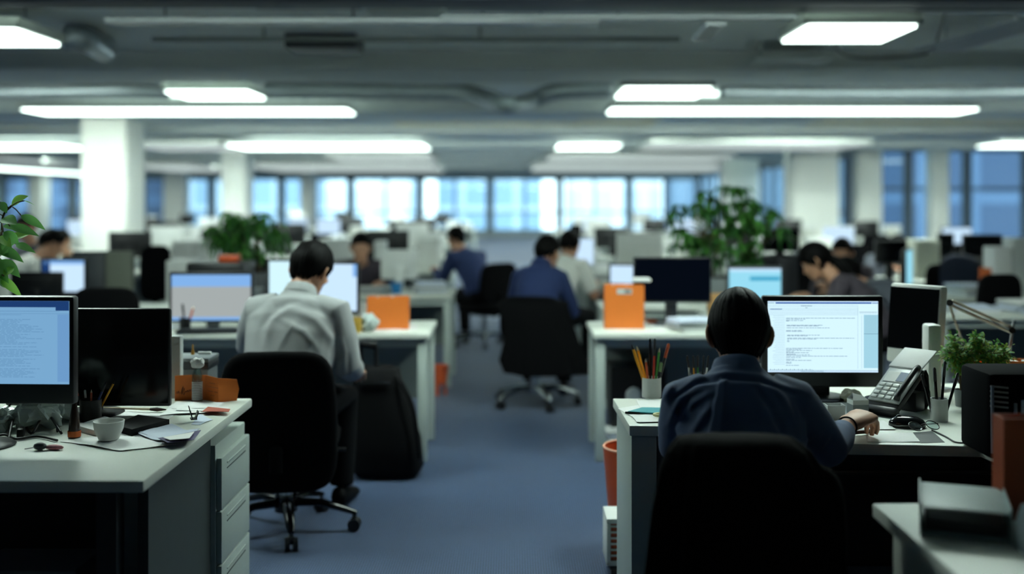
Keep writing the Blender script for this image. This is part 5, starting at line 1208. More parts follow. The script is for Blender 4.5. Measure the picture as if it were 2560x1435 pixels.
for r in range(3):
    for c in range(4): w.mm((-0.042 + c * 0.022, -0.04 + r * 0.025, 0.022 + r * 0.003), (-0.026 + c * 0.022, -0.022 + r * 0.025, 0.029 + r * 0.003))
w.build('keys', white_plastic, t)
papers('tea-blue tinted leaflet under the large monitor', [[(1995, 1030), (2075, 1040), (2085, 1018), (2020, 1010)]], DZ + 0.0005, mat=M('pale_teal_paper', (184, 214, 216), 0.7), amp=0.004, seed=3)
crumple('tissue', 'crumpled cream tissue under the large monitor', PZ(2128, 1003), (0.036, 0.03, 0.022), M('cream_tissue', (216, 208, 178), 0.8), 5, 'tissue', sub=3)
for k, (px, py) in enumerate(((2006, 985), (2013, 991))):
    w = MB(); w.ball((0, 0, 0.0), 0.008); o = w.build('bead', white_plastic, angle=180); c = PZ(px, 1012); o.location = (c.x, 3.86, DZ + 0.008); tag(o, 'white bead under the large monitor, ' + ('left one' if k == 0 else 'right one') + ' of two', 'bead', 'white beads')
# papers at the front, glasses, pen in hand
papers('printed white sheet at the front edge of the right desk', [[(2168, 1106), (2300, 1106), (2285, 1082), (2165, 1084)]], DZ + 0.0005, seed=6, amp=0.003)
papers('white sheets under the man’s hand on the right desk'.replace('’', "'"), [[(2075, 1085), (2165, 1080), (2200, 1062), (2110, 1056)], [(2150, 1074), (2240, 1074), (2210, 1052), (2160, 1054)]], DZ + 0.0006, seed=9, amp=0.003)
papers('dark sheet at the front edge of the right desk beside the printed sheet', [[(2302, 1108), (2362, 1106), (2330, 1078), (2282, 1082)]], DZ + 0.0005, mat=dark_grey, seed=16, amp=0.002)
c = PZ(2310, 1080); t = thing('eyeglasses', 'folded eyeglasses lying near the front edge of the right desk', 'glasses', c, 0.3)
w = MB()
for s in (-1, 1): w.torus((s * 0.032, 0, 0.020), 0.021, 0.0016, RX(0.5), 24, 6)
w.tube([(-0.011, 0, 0.024), (0, -0.003, 0.027), (0.011, 0, 0.024)], 0.0015, 6); w.build('rim', black_plastic, t, 180)
for s in (-1, 1):
    w = MB(); w.tube([(s * 0.053, 0.0, 0.024), (s * 0.056, 0.05, 0.012), (s * 0.05, 0.11, 0.003)], 0.0016, 6); w.build('temple', black_plastic, t, 180)
for s in (-1, 1):
    w = MB(); w.loft([[V((s * 0.032 + 0.020 * math.cos(2 * PI * i / 20), 0.020 * math.sin(2 * PI * i / 20) * math.cos(0.5) + e, 0.020 + 0.020 * math.sin(2 * PI * i / 20) * math.sin(0.5))) for i in range(20)] for e in (-0.0006, 0.0006)]); w.build('lens', clear_glass, t)
w = MB(); w.tube(smoothpath([PZ(2330, 1075, DZ + 0.003), PZ(2365, 1092, DZ + 0.003), PZ(2392, 1106, DZ + 0.003), PZ(2430, 1106, DZ + 0.003)], 8), 0.0025, 6); tag(w.build('mouse_cable', black_plastic, angle=180), 'thin black cable running along the front of the right desk', 'cable')
pen('marker', 'dark brown marker held under the hand of the man in dark blue', PZ(2135, 1082, DZ + 0.010), PZ(2200, 1076, DZ + 0.008) - PZ(2135, 1082, DZ + 0.010), 0.085, 0.006, M('dark_brown', (60, 30, 24), 0.5), black_plastic)
# utensil mug and dark pouch
c0 = PZ(2348, 1052)
pens = []
for k, (dx, tx, L_) in enumerate(((-0.018, -0.25, 0.15), (-0.006, -0.05, 0.17), (0.006, 0.10, 0.19), (0.016, 0.32, 0.16))):
    pens.append(('pen', 'black pen %s in the pale mug behind the mouse' % ('leaning left', 'nearly upright', 'leaning slightly right', 'leaning far right')[k], dx, 0.004 * (-1) ** k, tx, 0.05, L_, 0.005, black_gloss, black_plastic))
penpot('pale mug full of black pens right of the telephone', c0, 0.028, 0.075, pale_grey, pens, taper=1.0)
c0 = PZ(2305, 1030); t_ = crumple('pouch', 'crumpled black pouch between the telephone and the mug of pens', c0 + V((0.012, 0.05, 0)), (0.035, 0.03, 0.075), black_leather, 6, 'pouch', sub=3, k=0.35)
# pencils at the desk's left corner
c0 = PZ(1629, 993)
PP = [('pencil', 'yellow pencil leaning far left in the white pen pot', -0.012, 0.0, -0.33, 0.0, 0.20, 0.0055, yellow_paint, ink), ('pencil', 'second yellow pencil leaning left in the white pen pot', -0.005, 0.006, -0.27, 0.06, 0.19, 0.0045, yellow_paint, cream_card), ('pen', 'tall black pen at the middle of the white pen pot', -0.004, 0.008, 0.0, 0.02, 0.21, 0.0045, black_gloss, black_gloss), ('pen', 'black pen just right of the tallest one in the white pen pot', 0.006, 0.012, 0.04, 0.02, 0.21, 0.0042, black_gloss, dark_grey),
      ('pencil', 'green pencil in the white pen pot', 0.008, -0.006, 0.12, 0.0, 0.18, 0.0042, green_paint, cream_card), ('pencil', 'red and black pencil in the white pen pot', 0.002, -0.012, 0.05, 0.0, 0.165, 0.0042, red_paint, ink), ('pen', 'orange-tipped black brush pen leaning right in the white pen pot', 0.014, 0.0, 0.26, 0.0, 0.20, 0.0055, black_plastic, orange_plastic), ('pen', 'short green-capped pen at the right side of the white pen pot', 0.016, -0.008, 0.16, -0.02, 0.125, 0.005, black_plastic, M('pale_green', (130, 160, 110), 0.5)), ('pencil', 'short orange pencil at the left side of the white pen pot', -0.010, -0.012, -0.10, 0.0, 0.14, 0.0045, orange_plastic, cream_card)]
penpot('white cylindrical pen pot full of pencils at the left corner of the right desk', c0, 0.036, 0.074, white_plastic, PP, taper=1.0)
c0 = V((W(1735, 900, 4.05).x, 3.96, DZ)); pens = []
for k in range(5): pens.append(('pen', 'thin pen in the dark pot beside the shoulder of the man in dark blue', -0.02 + 0.01 * k, 0.006 * (-1) ** k, (-0.12 + 0.06 * k), 0.0, 0.16, 0.0032, (white_plastic, yellow_paint, green_paint, black_gloss, white_plastic)[k], black_plastic))
n0 = ['white pen at the left', 'yellow pen second from the left', 'green pen in the middle', 'black pen second from the right', 'white pen at the right']
pens = [(p[0], n0[k] + " of the dark pot beyond the seated man's left shoulder") + p[2:] for k, p in enumerate(pens)]
penpot("dark pen pot half hidden by the left shoulder of the man in dark blue", c0, 0.032, 0.10, dark_grey, pens)
papers('white sheets at the left corner of the right desk', [[(1545, 1022), (1592, 1050), (1690, 1048), (1680, 1000)], [(1590, 1000), (1600, 1020), (1690, 1020), (1690, 1000)], [(1580, 1040), (1592, 1056), (1680, 1054), (1680, 1030)]], DZ + 0.0006, seed=20, amp=0.002)
papers('teal folder lying on the white sheets at the left corner of the right desk', [[(1570, 1031), (1660, 1036), (1690, 1022), (1605, 1021)]], DZ + 0.007, mat=teal_card, seed=5, amp=0.001, name='folder', cat='folder', th=0.004)
c = PZ(1648, 1047); w = MB(); w.torus((0, 0, 0.006), 0.017, 0.005, None, 24, 8); o = w.build('tape_roll', M('pale_yellow', (206, 204, 150), 0.5), angle=180); o.location = c + V((0, 0, 0.008)); tag(o, 'pale tape roll at the left corner of the right desk', 'tape')
a = PZ(1562, 1030, DZ + 0.0062); pen('pen', 'dark pen lying on the white sheets beside the teal folder', a + V((0, -0.012, 0)), PZ(1625, 1032, DZ + 0.006) - a, 0.10, 0.004, black_gloss, dark_grey)
c = V((W(1900, 890, 4.1).x, 4.12, DZ)); w = MB(); w.lathe([(0.004, 0), (0.03, 0), (0.034, 0.11), (0.032, 0.11), (0.029, 0.004), (0.004, 0.004)], (0, 0, 0), 24); w.lathe([(0.0335, 0.05), (0.0345, 0.09)], (0, 0, 0), 24, m=1, cap=False); o = w.build('paper_cup', [white_plastic, red_paint], angle=50); o.location = c; tag(o, 'white paper cup with a red band behind the neck of the man in dark blue', 'cup')
# the black case at the right and things on the nearest white desk
t = thing('equipment_case', 'black case with slotted side and mesh back at the right edge of the right desk', 'case', (1.66, 3.16, DZ))
w = MB(); w.mm((-0.31, -0.10, 0.0), (0.5, 0.10, 0.245), bev=0.016); w.build('shell', M('black_case', (7, 8, 11), 0.75, spec=0.03), t)
w = MB(); w.mm((-0.22, -0.108, 0.0), (0.48, -0.1005, 0.17), bev=0.01); w.build('mesh_panel', M('blue_grey_mesh', (150, 166, 196), 0.6, var=0.4, scale=220), t)
w = MB()
for k in range(5): w.box((-0.28, -0.102, 0.15 + k * 0.014), (0.05, 0.006, 0.005), RY(0.1))
w.build('slots', mid_grey, t)
w = MB(); w.tube([(-0.30, -0.102, 0.21), (-0.30, -0.104, 0.02), (-0.235, -0.104, 0.02), (-0.235, -0.104, 0.16)], 0.005, 8); w.build('trim', M('steel_blue', (96, 116, 140), 0.3), t, 60)
t = thing('desk', 'nearest white desk corner at the bottom right, out of focus', 'desk', (1.6, 2.0, 0))
w = MB(); w.prism([(-0.727, 0.62), (0.6, 0.62), (0.6, -0.9), (-0.735, -0.9)], DZ - 0.034, DZ, bev=0.005); w.build('desktop', white_lam, t)
w = MB(); w.prism([(-0.70, 0.55), (-0.66, 0.55), (-0.66, -0.85), (-0.70, -0.85)], 0, DZ - 0.035); w.build('side_panel', white_lam, t)
w = MB(); w.mm((-0.655, 0.50, 0.1), (0.55, 0.52, DZ - 0.035)); w.build('modesty_panel', dark_grey, t)
c = V((0.965, 2.44, DZ)); t = thing('letter_tray', 'pale plastic letter tray, blurred, on the nearest white desk', 'tray', c, -0.35)
w = MB()
for z in (0.004, 0.062): w.mm((-0.04, -0.10, z), (0.14, 0.12, z + 0.004), bev=0.002)
for s in (-0.04, 0.14): w.mm((s - 0.002, -0.10, 0), (s + 0.002, 0.12, 0.075), bev=0.001)
w.build('tray', M('tray_plastic', (150, 164, 164), 0.5), t)
w = MB(); w.mm((-0.03, -0.07, 0.009), (0.13, 0.10, 0.03)); w.build('papers_inside', dark_grey, t)
t = magfile('orange box standing at the right edge on the nearest white desk, blurred', (1.205, 2.50, DZ), 0.0, 0.16, 0.06, 0.235, M('burnt_orange_card', (150, 62, 18), 0.6), slot=False, content=False)
c = V((1.115, 2.24, DZ)); w = MB(); w.loft([[V((x * k, y * k, z)) for x, y in ((-0.055, -0.04), (0.06, -0.04), (0.06, 0.04), (-0.055, 0.04))] for z, k in ((0, 1.0), (0.05, 1.0), (0.095, 0.8))]); o = w.build('tape_dispenser', M('grey_dispenser', (116, 128, 134), 0.5)); o.location = c; tag(o, 'grey lump-shaped dispenser before the orange box on the nearest white desk', 'dispenser')
# orange bin and the crate on castors
t = thing('waste_bin', 'orange waste bin behind the white crate at the left end of the right desk', 'bin', (0.515, 4.52, 0))
w = MB(); w.lathe([(0.01, 0.002), (0.095, 0.002), (0.10, 0.01), (0.126, 0.33), (0.134, 0.425), (0.128, 0.425), (0.121, 0.33), (0.095, 0.012), (0.01, 0.012)], (0, 0, 0), 40); w.build('bucket', orange_plastic, t, 60)
w = MB(); w.torus((0, 0, 0.427), 0.131, 0.005, None, 40, 8); w.build('rim', M('pale_orange_rim', (230, 170, 140), 0.4), t, 180)
t = thing('crate', 'white slatted crate on castors, orange inside, at the end of the right desk', 'crate', (0.46, 4.22, 0))
w = MB(); x0, x1, y0, y1, z0, z1 = -0.097, 0.12, -0.08, 0.10, 0.055, 0.235
w.mm((x0, y0, z0), (x1, y1, z0 + 0.012)); w.mm((x0, y0, z1 - 0.02), (x1, y1, z1), bev=0.004); w.mm((x0, y0, z0), (x0 + 0.016, y1, z1 - 0.02), bev=0.003); w.mm((x1 - 0.012, y0, z0), (x1, y1, z1 - 0.02))
for k in range(7): w.mm((x0 + 0.016, y0, z0 + 0.012 + k * 0.0225), (x1 - 0.012, y0 + 0.008, z0 + 0.019 + k * 0.0225))
w.build('frame', white_plastic, t)
w = MB(); w.mm((x0 + 0.018, y0 + 0.012, z0 + 0.014), (x1 - 0.014, y1 - 0.01, z1 - 0.022)); w.build('contents', orange_plastic, t)
for sx in (x0 + 0.03, x1 - 0.03):
    for sy in (y0 + 0.03, y1 - 0.03):
        w = MB(); w.cyl((sx - 0.012, sy, 0.024), (sx + 0.012, sy, 0.024), 0.024, n=18); w.box((sx, sy, 0.044), (0.032, 0.03, 0.02), bev=0.004); w.build('caster', black_plastic, t)
# ================================================================== MIDDLE DISTANCE, LEFT
desk('long white desk in front of the man in the pale grey shirt', -2.5, -0.462, 6.0, 6.65)
monitor('silver-chinned monitor with a grey page, left of the man in the pale shirt', (-1.70, 6.12, DZ), 0.04, 0.475, 0.285, 0.05, scr_grey, [(0, 0, 1, 0.26, scr_bar), (0, 0.93, 1, 1, scr_bar)], body=black_plastic, back=alu, chin=0.012)
monitor('wide lit monitor half hidden by the left of the pale-shirted man’s head'.replace('’', "'"), (-1.315, 6.33, DZ), 0.06, 0.24, 0.30, 0.10, E('screen_ice', (206, 240, 250), 1.0), (), chin=0.02)
monitor("tall bright blue-white monitor right of the pale-shirted man's head", (-1.005, 6.22, DZ), -0.10, 0.26, 0.30, 0.085, scr_bright, [(0.9, 0.0, 1.0, 0.27, scr_bar)], chin=0.02, bez=0.012)
c = PZ(968, 815); magfile('orange box on the aisle end of the long desk at left', (W(970, 815, 6.2).x, 6.22, DZ), 0.03, 0.238, 0.10, 0.185, orange_card, slot=False)
papers('pale pink-white sheets under the orange box at left', [[(920, 826), (1040, 826), (1045, 812), (940, 812)], [(930, 830), (1000, 830), (1010, 818), (935, 818)]], DZ + 0.0005, seed=31, amp=0.004)
c = PZ(892, 832); w = MB(); w.lathe([(0.005, 0), (0.026, 0), (0.030, 0.03), (0.03, 0.085), (0.027, 0.085), (0.026, 0.006), (0.005, 0.005)], (0, 0, 0), 24); o = w.build('glass_jar', M('amber_jar', (196, 160, 70), 0.3)); o.location = c; tag(o, "amber jar beside the pale-shirted man's right arm", 'jar')
crumple('plastic_bag', 'crumpled pale plastic bag hanging over the desk edge right of the pale-shirted man', PZ(922, 830), (0.05, 0.05, 0.05), plast, 8, 'bag', sub=3)
w = MB(); w.mm((-0.05, -0.03, 0), (0.05, 0.03, 0.13)); o = w.build('document_holder', [pale_grey]); o.location = (W(880, 800, 6.15).x, 6.4, DZ); tag(o, 'pale document holder under the tall bright monitor', 'holder')
keyboard('dark keyboard under the grey-page monitor', (-1.66, 6.06, DZ + 0.0), 0.02)
stack('low stack of pale papers beside the grey-page monitor', (-1.98, 6.2, DZ), 0.2, 0.26, 5, 0.2, seed=5)
c = V((W(482, 810, 6.0).x, 6.05, DZ)); penpot('small dark pot of pens left of the grey-page monitor', V((-1.84, 6.08, DZ)), 0.03, 0.08, black_plastic, [('pen', 'dark pen standing in the small pot left of the grey-page monitor', 0, 0, -0.1, 0, 0.15, 0.006, black_plastic, black_gloss), ('pencil', 'orange pencil standing in the small pot left of the grey-page monitor', 0.008, 0, 0.3, 0, 0.14, 0.006, orange_plastic, cream_card)])
stack('untidy heap of pink and pale papers left of the grey-page monitor', (-2.15, 6.35, DZ), 0.24, 0.3, 9, 0.3, [paper, M('pink_paper', (206, 150, 140), 0.7), pale_grey], seed=11, jit=0.03)
# travel bag beside the chair
t = thing('travel_bag', 'tall black travel bag standing on the floor beside the pale-shirted man', 'bag', (-0.67, 5.72, 0))
w = MB()
rings = []
for z, rx, ry, dx in ((0.012, 0.165, 0.11, 0.01), (0.05, 0.185, 0.13, 0.01), (0.2, 0.178, 0.13, 0.005), (0.38, 0.15, 0.115, -0.02), (0.50, 0.128, 0.10, -0.04), (0.565, 0.12, 0.085, -0.045), (0.58, 0.09, 0.06, -0.045)):
    rings.append([V((dx + rx * (1 + 0.03 * math.sin(5 * a + z * 9)) * math.copysign(abs(math.cos(a)) ** 0.55, math.cos(a)), ry * math.copysign(abs(math.sin(a)) ** 0.55, math.sin(a)), z)) for a in [2 * PI * i / 40 for i in range(40)]])
w.loft(rings); w.build('body', M('black_nylon', (6, 6, 8), 0.8, spec=0.15, var=0.2, bump=0.3, bscale=300), t, 60)
w = MB(); w.tube(smoothpath([V((0.05, -0.06, 0.56)), V((0.10, -0.1, 0.5)), V((0.16, -0.12, 0.36)), V((0.19, -0.13, 0.12))], 5), 0.012, 6, flat=0.4); w.build('strap', black_leather, t, 180)
w = MB(); w.tube([(-0.13, 0, 0.55), (-0.13, 0, 0.70)], 0.012, 8); w.tube([(-0.05, 0, 0.56), (-0.05, 0, 0.69)], 0.012, 8); w.tube([(-0.135, 0, 0.70), (-0.045, 0, 0.69)], 0.022, 8); w.build('pull_handle', black_plastic, t, 60)
w = MB(); w.mm((-0.15, -0.125, 0.512), (0.04, -0.105, 0.518), m=0); w.build('zip', chrome, t)
for sx in (-0.1, 0.16):
    w = MB(); w.cyl((sx - 0.01, 0.1, 0.03), (sx + 0.01, 0.1, 0.03), 0.03, n=14); w.build('wheel', black_plastic, t)
t = thing('plastic_bucket', 'small orange bucket on three legs on the floor at the left side of the aisle', 'bucket', (-0.545, 8.1, 0))
w = MB(); w.lathe([(0.01, 0.09), (0.055, 0.09), (0.074, 0.225), (0.07, 0.225), (0.05, 0.1), (0.01, 0.1)], (0, 0, 0), 24); w.build('bucket', orange_plastic, t, 50)
for k in range(3):
    a = k * 2.1 + 0.3; w = MB(); w.tube([(0.04 * math.cos(a), 0.04 * math.sin(a), 0.10), (0.05 * math.cos(a), 0.05 * math.sin(a), 0.0)], [0.014, 0.008], 8); w.build('leg', orange_plastic, t)
# ================================================================== MIDDLE DISTANCE, RIGHT
desk('white desk right of the aisle with a tall orange magazine file on its end', 0.455, 2.0, 6.0, 6.6)
magfile('tall orange magazine file with a label slot on the white desk right of the aisle', (W(1560, 815, 6.25).x, 6.27, DZ), -0.02, 0.226, 0.11, 0.250, orange_card)
monitor('large dark monitor, switched off, beside the tall orange magazine file', (W(1680, 800, 6.38).x, 6.38, DZ), 0.02, 0.46, 0.27, 0.135, E('screen_off_navy_glow', (10, 18, 30), 0.5), (), back=dark_grey, chin=0.012, bez=0.008)  # switched-off screen given a faint navy glow of its own
stack('pale paper stack spread under the large dark monitor', (W(1720, 790, 6.3).x, 6.18, DZ), 0.24, 0.22, 6, 0.2, seed=2, jit=0.02)
stack('low heap of white papers right of the large switched-off monitor', (1.35, 6.2, DZ), 0.28, 0.3, 5, -0.2, seed=4, jit=0.03)
c = PZ(1630, 808); w = MB(); w.mm((-0.03, -0.02, 0), (0.03, 0.02, 0.022), bev=0.004); o = w.build('stapler', orange_dark); o.location = c + V((0, 0, 0.001)); tag(o, 'small dark orange stapler beside the tall magazine file', 'stapler')
papers('white sheets in front of the tall magazine file', [[(1620, 820), (1740, 820), (1735, 808), (1640, 808)], [(1640, 824), (1700, 826), (1705, 814), (1650, 812)]], DZ + 0.0005, seed=41, amp=0.004)
t = thing('device', 'white box leaning on top of the tall orange magazine file', 'box', W(1595, 700, 6.27) + V((0.02, 0.0, -0.008)))
w = MB(); w.mm((-0.05, -0.05, 0), (0.05, 0.05, 0.02), bev=0.006); w.build('box', white_plastic, t)
# under that desk
t = thing('shelf_unit', 'black low unit with a white parcel under the white desk right of the aisle', 'cabinet', (0.72, 6.35, 0))
w = MB(); w.mm((-0.15, -0.12, 0.02), (0.17, 0.16, 0.5), bev=0.005); w.build('body', black_plastic, t)
w = MB(); w.ball((-0.02, -0.13, 0.33), (0.05, 0.012, 0.055)); w.build('parcel', M('pale_parcel', (190, 196, 196), 0.7), t, 180)
stack('stack of white papers on the floor beside the black low unit', (0.61, 6.19, 0), 0.17, 0.2, 12, 0.1, seed=9, th=0.012)
# coat chair of the man in blue
chair('black office chair with a chrome base under the man in the blue suit', (0.165, 7.72, 0), -0.15, seat=0.44, top=0.80, low=0.48, bw=0.44, base=chrome, arms=False, legs0=0.15)
o = coat('coat', (0.175, 7.44, 0), -0.1, [(0.772, 0.20, 0.03, -0.03, 0.06), (0.762, 0.24, 0.05, -0.03, 0.05), (0.71, 0.25, 0.07, -0.03, 0.04), (0.6, 0.24, 0.08, 0.01, 0.02), (0.48, 0.26, 0.09, 0.03, 0.01), (0.36, 0.30, 0.10, 0.04, 0.0), (0.27, 0.29, 0.10, 0.07, 0)], seed=4, folds=6, amp=0.02)
tag(o, 'black coat hung over the chrome-based chair of the man in the blue suit', 'coat')
chair('black office chair of the man in blue leaning left over a desk', (-0.28, 10.85, 0), 0.7, seat=0.42, top=0.85, low=0.45, bw=0.46, base=chrome, arms=False)
# planter with the big plant on the right
bush('big leafy plant in a grey planter box behind the dark monitor at right', (W(1820, 600, 8.2).x, 8.2, 0), 0.2, 0.88, (0.0, 0.0, 1.27), (0.46, 0.30, 0.34), 90, 0.155, 0.042, 6, [leaf_dark, leaf_green], mid_grey, droop=1.5, stems=6, square=(0.62, 0.34))
bush('leafy green plant in a dark planter box behind the man in the pale shirt', (W(640, 600, 8.2).x, 8.2, 0), 0.17, 0.92, (-0.02, 0.0, 1.22), (0.34, 0.26, 0.19), 64, 0.17, 0.03, 9, [leaf_green, leaf_dark], dark_grey, droop=1.6, stems=5, square=(0.42, 0.32))
# left clump: dark partition, monitors, chairs
desk('white desk at far left under the dark laptop-like screens', -3.5, -2.36, 7.22, 7.82)
w = MB(); w.mm((-3.20, 7.86, 0), (-2.97, 7.92, 1.09), bev=0.004); w.mm((-2.968, 7.855, 0), (-2.96, 7.925, 1.092)); w.mm((-2.958, 7.86, 0), (-2.765, 7.92, 1.09), bev=0.004, m=1)
tag(w.build('partition', [dark_grey, M('olive_grey_panel', (86, 90, 80), 0.7)]), 'two-tone dark partition in front of the big left column', 'partition')
monitor('lit monitor partly covered by a dark one, left of the dark partition', (-3.11, 7.5, DZ), -0.12, 0.34, 0.25, 0.09, scr_bright, [(0, 0, 1, 0.12, scr_bar), (0.0, 0.0, 0.2, 1.0, scr_navy)], chin=0.02)
monitor('black monitor seen from behind at far left below the lit one', (-3.2, 7.28, DZ), PI - 0.05, 0.36, 0.20, 0.06, scr_bright, (), chin=0.015)
stack('slanted white board lying on the far left desk behind the nearest screen', (W(120, 745, 7.3).x + 0.1, 7.36, DZ), 0.3, 0.2, 2, 0.1, seed=3)
chair('black office chair pushed in before the dark partition at left', (W(262, 760, 6.75).x, 6.97, 0), 0.06, seat=0.46, top=0.92, low=0.5, bw=0.42, arms=False)
chair('black office chair standing right of the big left column', (W(398, 650, 9.5).x, 9.5, 0), 0.2, seat=0.5, top=1.08, low=0.6, bw=0.27, arms=False)
t = thing('printer', 'black printer with an orange box on it, under the plant at left', 'printer', (W(545, 660, 7.2).x, 7.3, 0))
w = MB(); w.mm((-0.20, -0.2, 0.0), (0.24, 0.2, 0.86), bev=0.01); w.build('stand', mid_grey, t)
w = MB(); w.mm((-0.19, -0.18, 0.861), (0.19, 0.18, 1.05), bev=0.02); w.build('body', black_plastic, t)
w = MB(); w.mm((-0.15, -0.23, 0.89), (0.15, -0.18, 0.90)); w.build('tray', dark_grey, t)
c = W(570, 640, 7.2); w = MB(); w.mm((-0.065, -0.05, 0), (0.065, 0.05, 0.045), bev=0.004); o = w.build('box', orange_plastic); o.name = 'cardboard_box'; o.location = (c.x, 7.25, 1.0502); tag(o, 'small orange box on top of the black printer at left', 'box')
def block(name, label, px0, px1, py0, d, dep, mat, cat, z0=0.0, bev=0.01):
    a, b2 = W(px0, py0, d), W(px1, py0, d); w = MB(); w.mm((-(b2.x - a.x) / 2, 0, 0), ((b2.x - a.x) / 2, dep, a.z - z0), bev=bev)
    o = w.build(name, mat); o.location = ((a.x + b2.x) / 2, d, z0); return tag(o, label, cat)
def cupboard(label, px0, px1, py0, d, dep, mat=white_plastic, nd=2):
    a, b2 = W(px0, py0, d), W(px1, py0, d); hw = (b2.x - a.x) / 2; h = a.z
    t = thing('cupboard', label, 'cabinet', ((a.x + b2.x) / 2, d, 0)); w = MB(); w.mm((-hw, 0.0, 0), (hw, dep, h), bev=0.006); w.build('body', mat, t)
    for k in range(nd):
        x0 = -hw + 0.01 + k * (2 * hw - 0.02) / nd; x1 = x0 + (2 * hw - 0.02) / nd - 0.006; q = MB(); q.mm((x0, -0.018, 0.04), (x1, -0.0005, h - 0.02), bev=0.003); o = q.build('door', mat, t)
        q = MB(); q.mm((x1 - 0.03 if k % 2 == 0 else x0 + 0.02, -0.03, h * 0.6), (x1 - 0.02 if k % 2 == 0 else x0 + 0.03, -0.018, h * 0.75)); q.build('handle', mid_grey, o)
    return t
cupboard('white cupboard behind the black printer at left', 430, 528, 602, 9.9, 0.45)
cupboard('low white cupboard between the printer and the black chair at left', 415, 470, 652, 8.5, 0.35, nd=1)
# things further up the left side of the aisle
cupboard('white cabinet beyond the face behind the pale-shirted man', 795, 875, 598, 10.1, 0.4)
cupboard('tall white cabinet post right of the face behind the pale-shirted man', 935, 960, 604, 10.35, 0.3, nd=1)
# right side pieces
t = thing('lamp_standard', '', '') if False else None
monitor('bright square monitor beyond the person in the cream shirt', (W(1452, 700, 9.9).x, 9.9, DZ), -0.2, 0.27, 0.27, 0.14, scr_bright, (), body=white_plastic, chin=0.02)
monitor('narrow lit screen peeking out left of the large dark monitor', (W(1566, 700, 7.6).x + 0.05, 7.9, DZ), -0.3, 0.30, 0.16, 0.12, scr_bright, (), chin=0.015)
desk('white desk behind the large dark monitor at right', 0.62, 2.2, 7.55, 8.0)
monitor('cyan-lit monitor behind the head of the man in dark blue', (W(1909, 740, 6.6).x, 6.85, DZ), 0.0, 0.36, 0.24, 0.085, scr_cyan, [(0.02, 0.06, 1, 0.09, scr_bright), (0.40, 0.25, 0.98, 0.36, scr_cyan2), (0.0, 0.0, 1.0, 0.05, scr_bright)], body=dark_grey, chin=0.015)
desk('white desk under the cyan-lit monitor', 1.25, 1.96, 6.72, 7.3)
w = MB(); c = W(1800, 700, 7.0); w.lathe([(0.005, 0), (0.075, 0), (0.09, 0.13), (0.093, 0.14), (0.085, 0.14), (0.07, 0.006), (0.005, 0.006)], (0, 0, 0), 28); o = w.build('basket', wood, angle=50); o.location = (c.x - 0.02, 6.9, DZ); tag(o, 'light wooden basket left of the cyan-lit monitor', 'basket')
cupboard('dark cabinet behind the cyan-lit monitor', 1888, 1996, 640, 8.8, 0.4, M('dark_grey_cabinet', (40, 42, 48), 0.5), nd=2)
monitor('black monitor on the dark cabinet behind the cyan-lit monitor', (W(1948, 640, 9.0).x, 8.95, W(1948, 640, 8.8).z), 0.0, 0.30, 0.19, 0.03, None, (), chin=0.02)
# far right: monitors, jacket, paper stacks
desk('white desk with paper stacks at the right edge in the middle distance', 2.75, 4.6, 6.95, 7.45)
stack('tall untidy stack of white papers on the second-row desk at far right', (W(2425, 735, 8.5).x, 8.5, DZ), 0.26, 0.3, 10, 0.15, seed=17, jit=0.02)
stack('low flat heap of papers nearer the front of the right-edge desk', (W(2425, 790, 7.1).x, 7.12, DZ), 0.3, 0.22, 5, -0.1, seed=18, jit=0.03)
stack('stack of papers at the far end of the right-edge desk', (W(2548, 760, 7.2).x + 0.05, 7.2, DZ), 0.26, 0.3, 8, 0.1, seed=19, jit=0.02)
chair('black office chair among the paper stacks at the right edge', (W(2485, 800, 7.65).x, 7.86, 0), 0.1, seat=0.46, top=0.945, low=0.5, bw=0.33, arms=False)
chair('black office chair cut off by the right edge beyond the paper stacks', (W(2585, 700, 9.4).x, 9.4, 0), PI - 0.2, seat=0.46, top=0.93, low=0.5, bw=0.42, arms=False)
desk('white desk in the second row at far right', 2.98, 5.2, 8.3, 8.9)
monitor('lit narrow laptop-like screen turned away at far right', (W(2282, 700, 8.5).x, 8.62, DZ), 1.05, 0.30, 0.30, 0.06, scr_cyan, (), chin=0.015)
stack('blue-topped low box in front of the narrow turned screen at far right', (W(2265, 708, 8.4).x, 8.42, DZ), 0.22, 0.14, 2, 0.1, [M('blue_folder', (40, 90, 170), 0.5)], seed=2, th=0.02)
chair('office chair with a navy jacket at far right', (W(2395, 700, 9.4).x, 9.38, 0), PI, seat=0.46, top=0.90, low=0.5, bw=0.42, arms=False)
o = coat('jacket', (W(2395, 700, 9.6).x, 9.60, 0), PI, [(0.99, 0.05, 0.04, 0.02, 0.05), (0.965, 0.11, 0.06, 0.01, 0.05), (0.92, 0.16, 0.075, 0.0, 0.04), (0.84, 0.175, 0.085, -0.01, 0.02), (0.72, 0.16, 0.09, 0, 0.01), (0.6, 0.15, 0.09, 0.0, 0)], mat=M('navy_jacket', (20, 30, 50), 0.85), seed=6, folds=5, amp=0.02)
tag(o, 'navy jacket draped over a chair at far right', 'jacket')
monitor('black monitor above the person bent low under the right windows', (W(2246, 640, 9.8).x, 10.0, DZ), 0.1, 0.31, 0.22, 0.16, None, (), chin=0.02)
monitor('small black monitor behind the navy jacket', (W(2385, 620, 10.2).x, 10.4, DZ), 0.2, 0.17, 0.25, 0.18, None, (), chin=0.02, base_w=0.15)
monitor('wide black monitor right of the small one at far right', (W(2478, 620, 10.2).x, 10.4, DZ), -0.15, 0.37, 0.24, 0.18, None, (), chin=0.02)
c = W(2470, 660, 9.0); magfile('orange file standing on the second-row desk at far right', (W(2470, 660, 8.7).x, 8.7, DZ), 0.2, 0.075, 0.12, 0.20, orange_dark, slot=False)
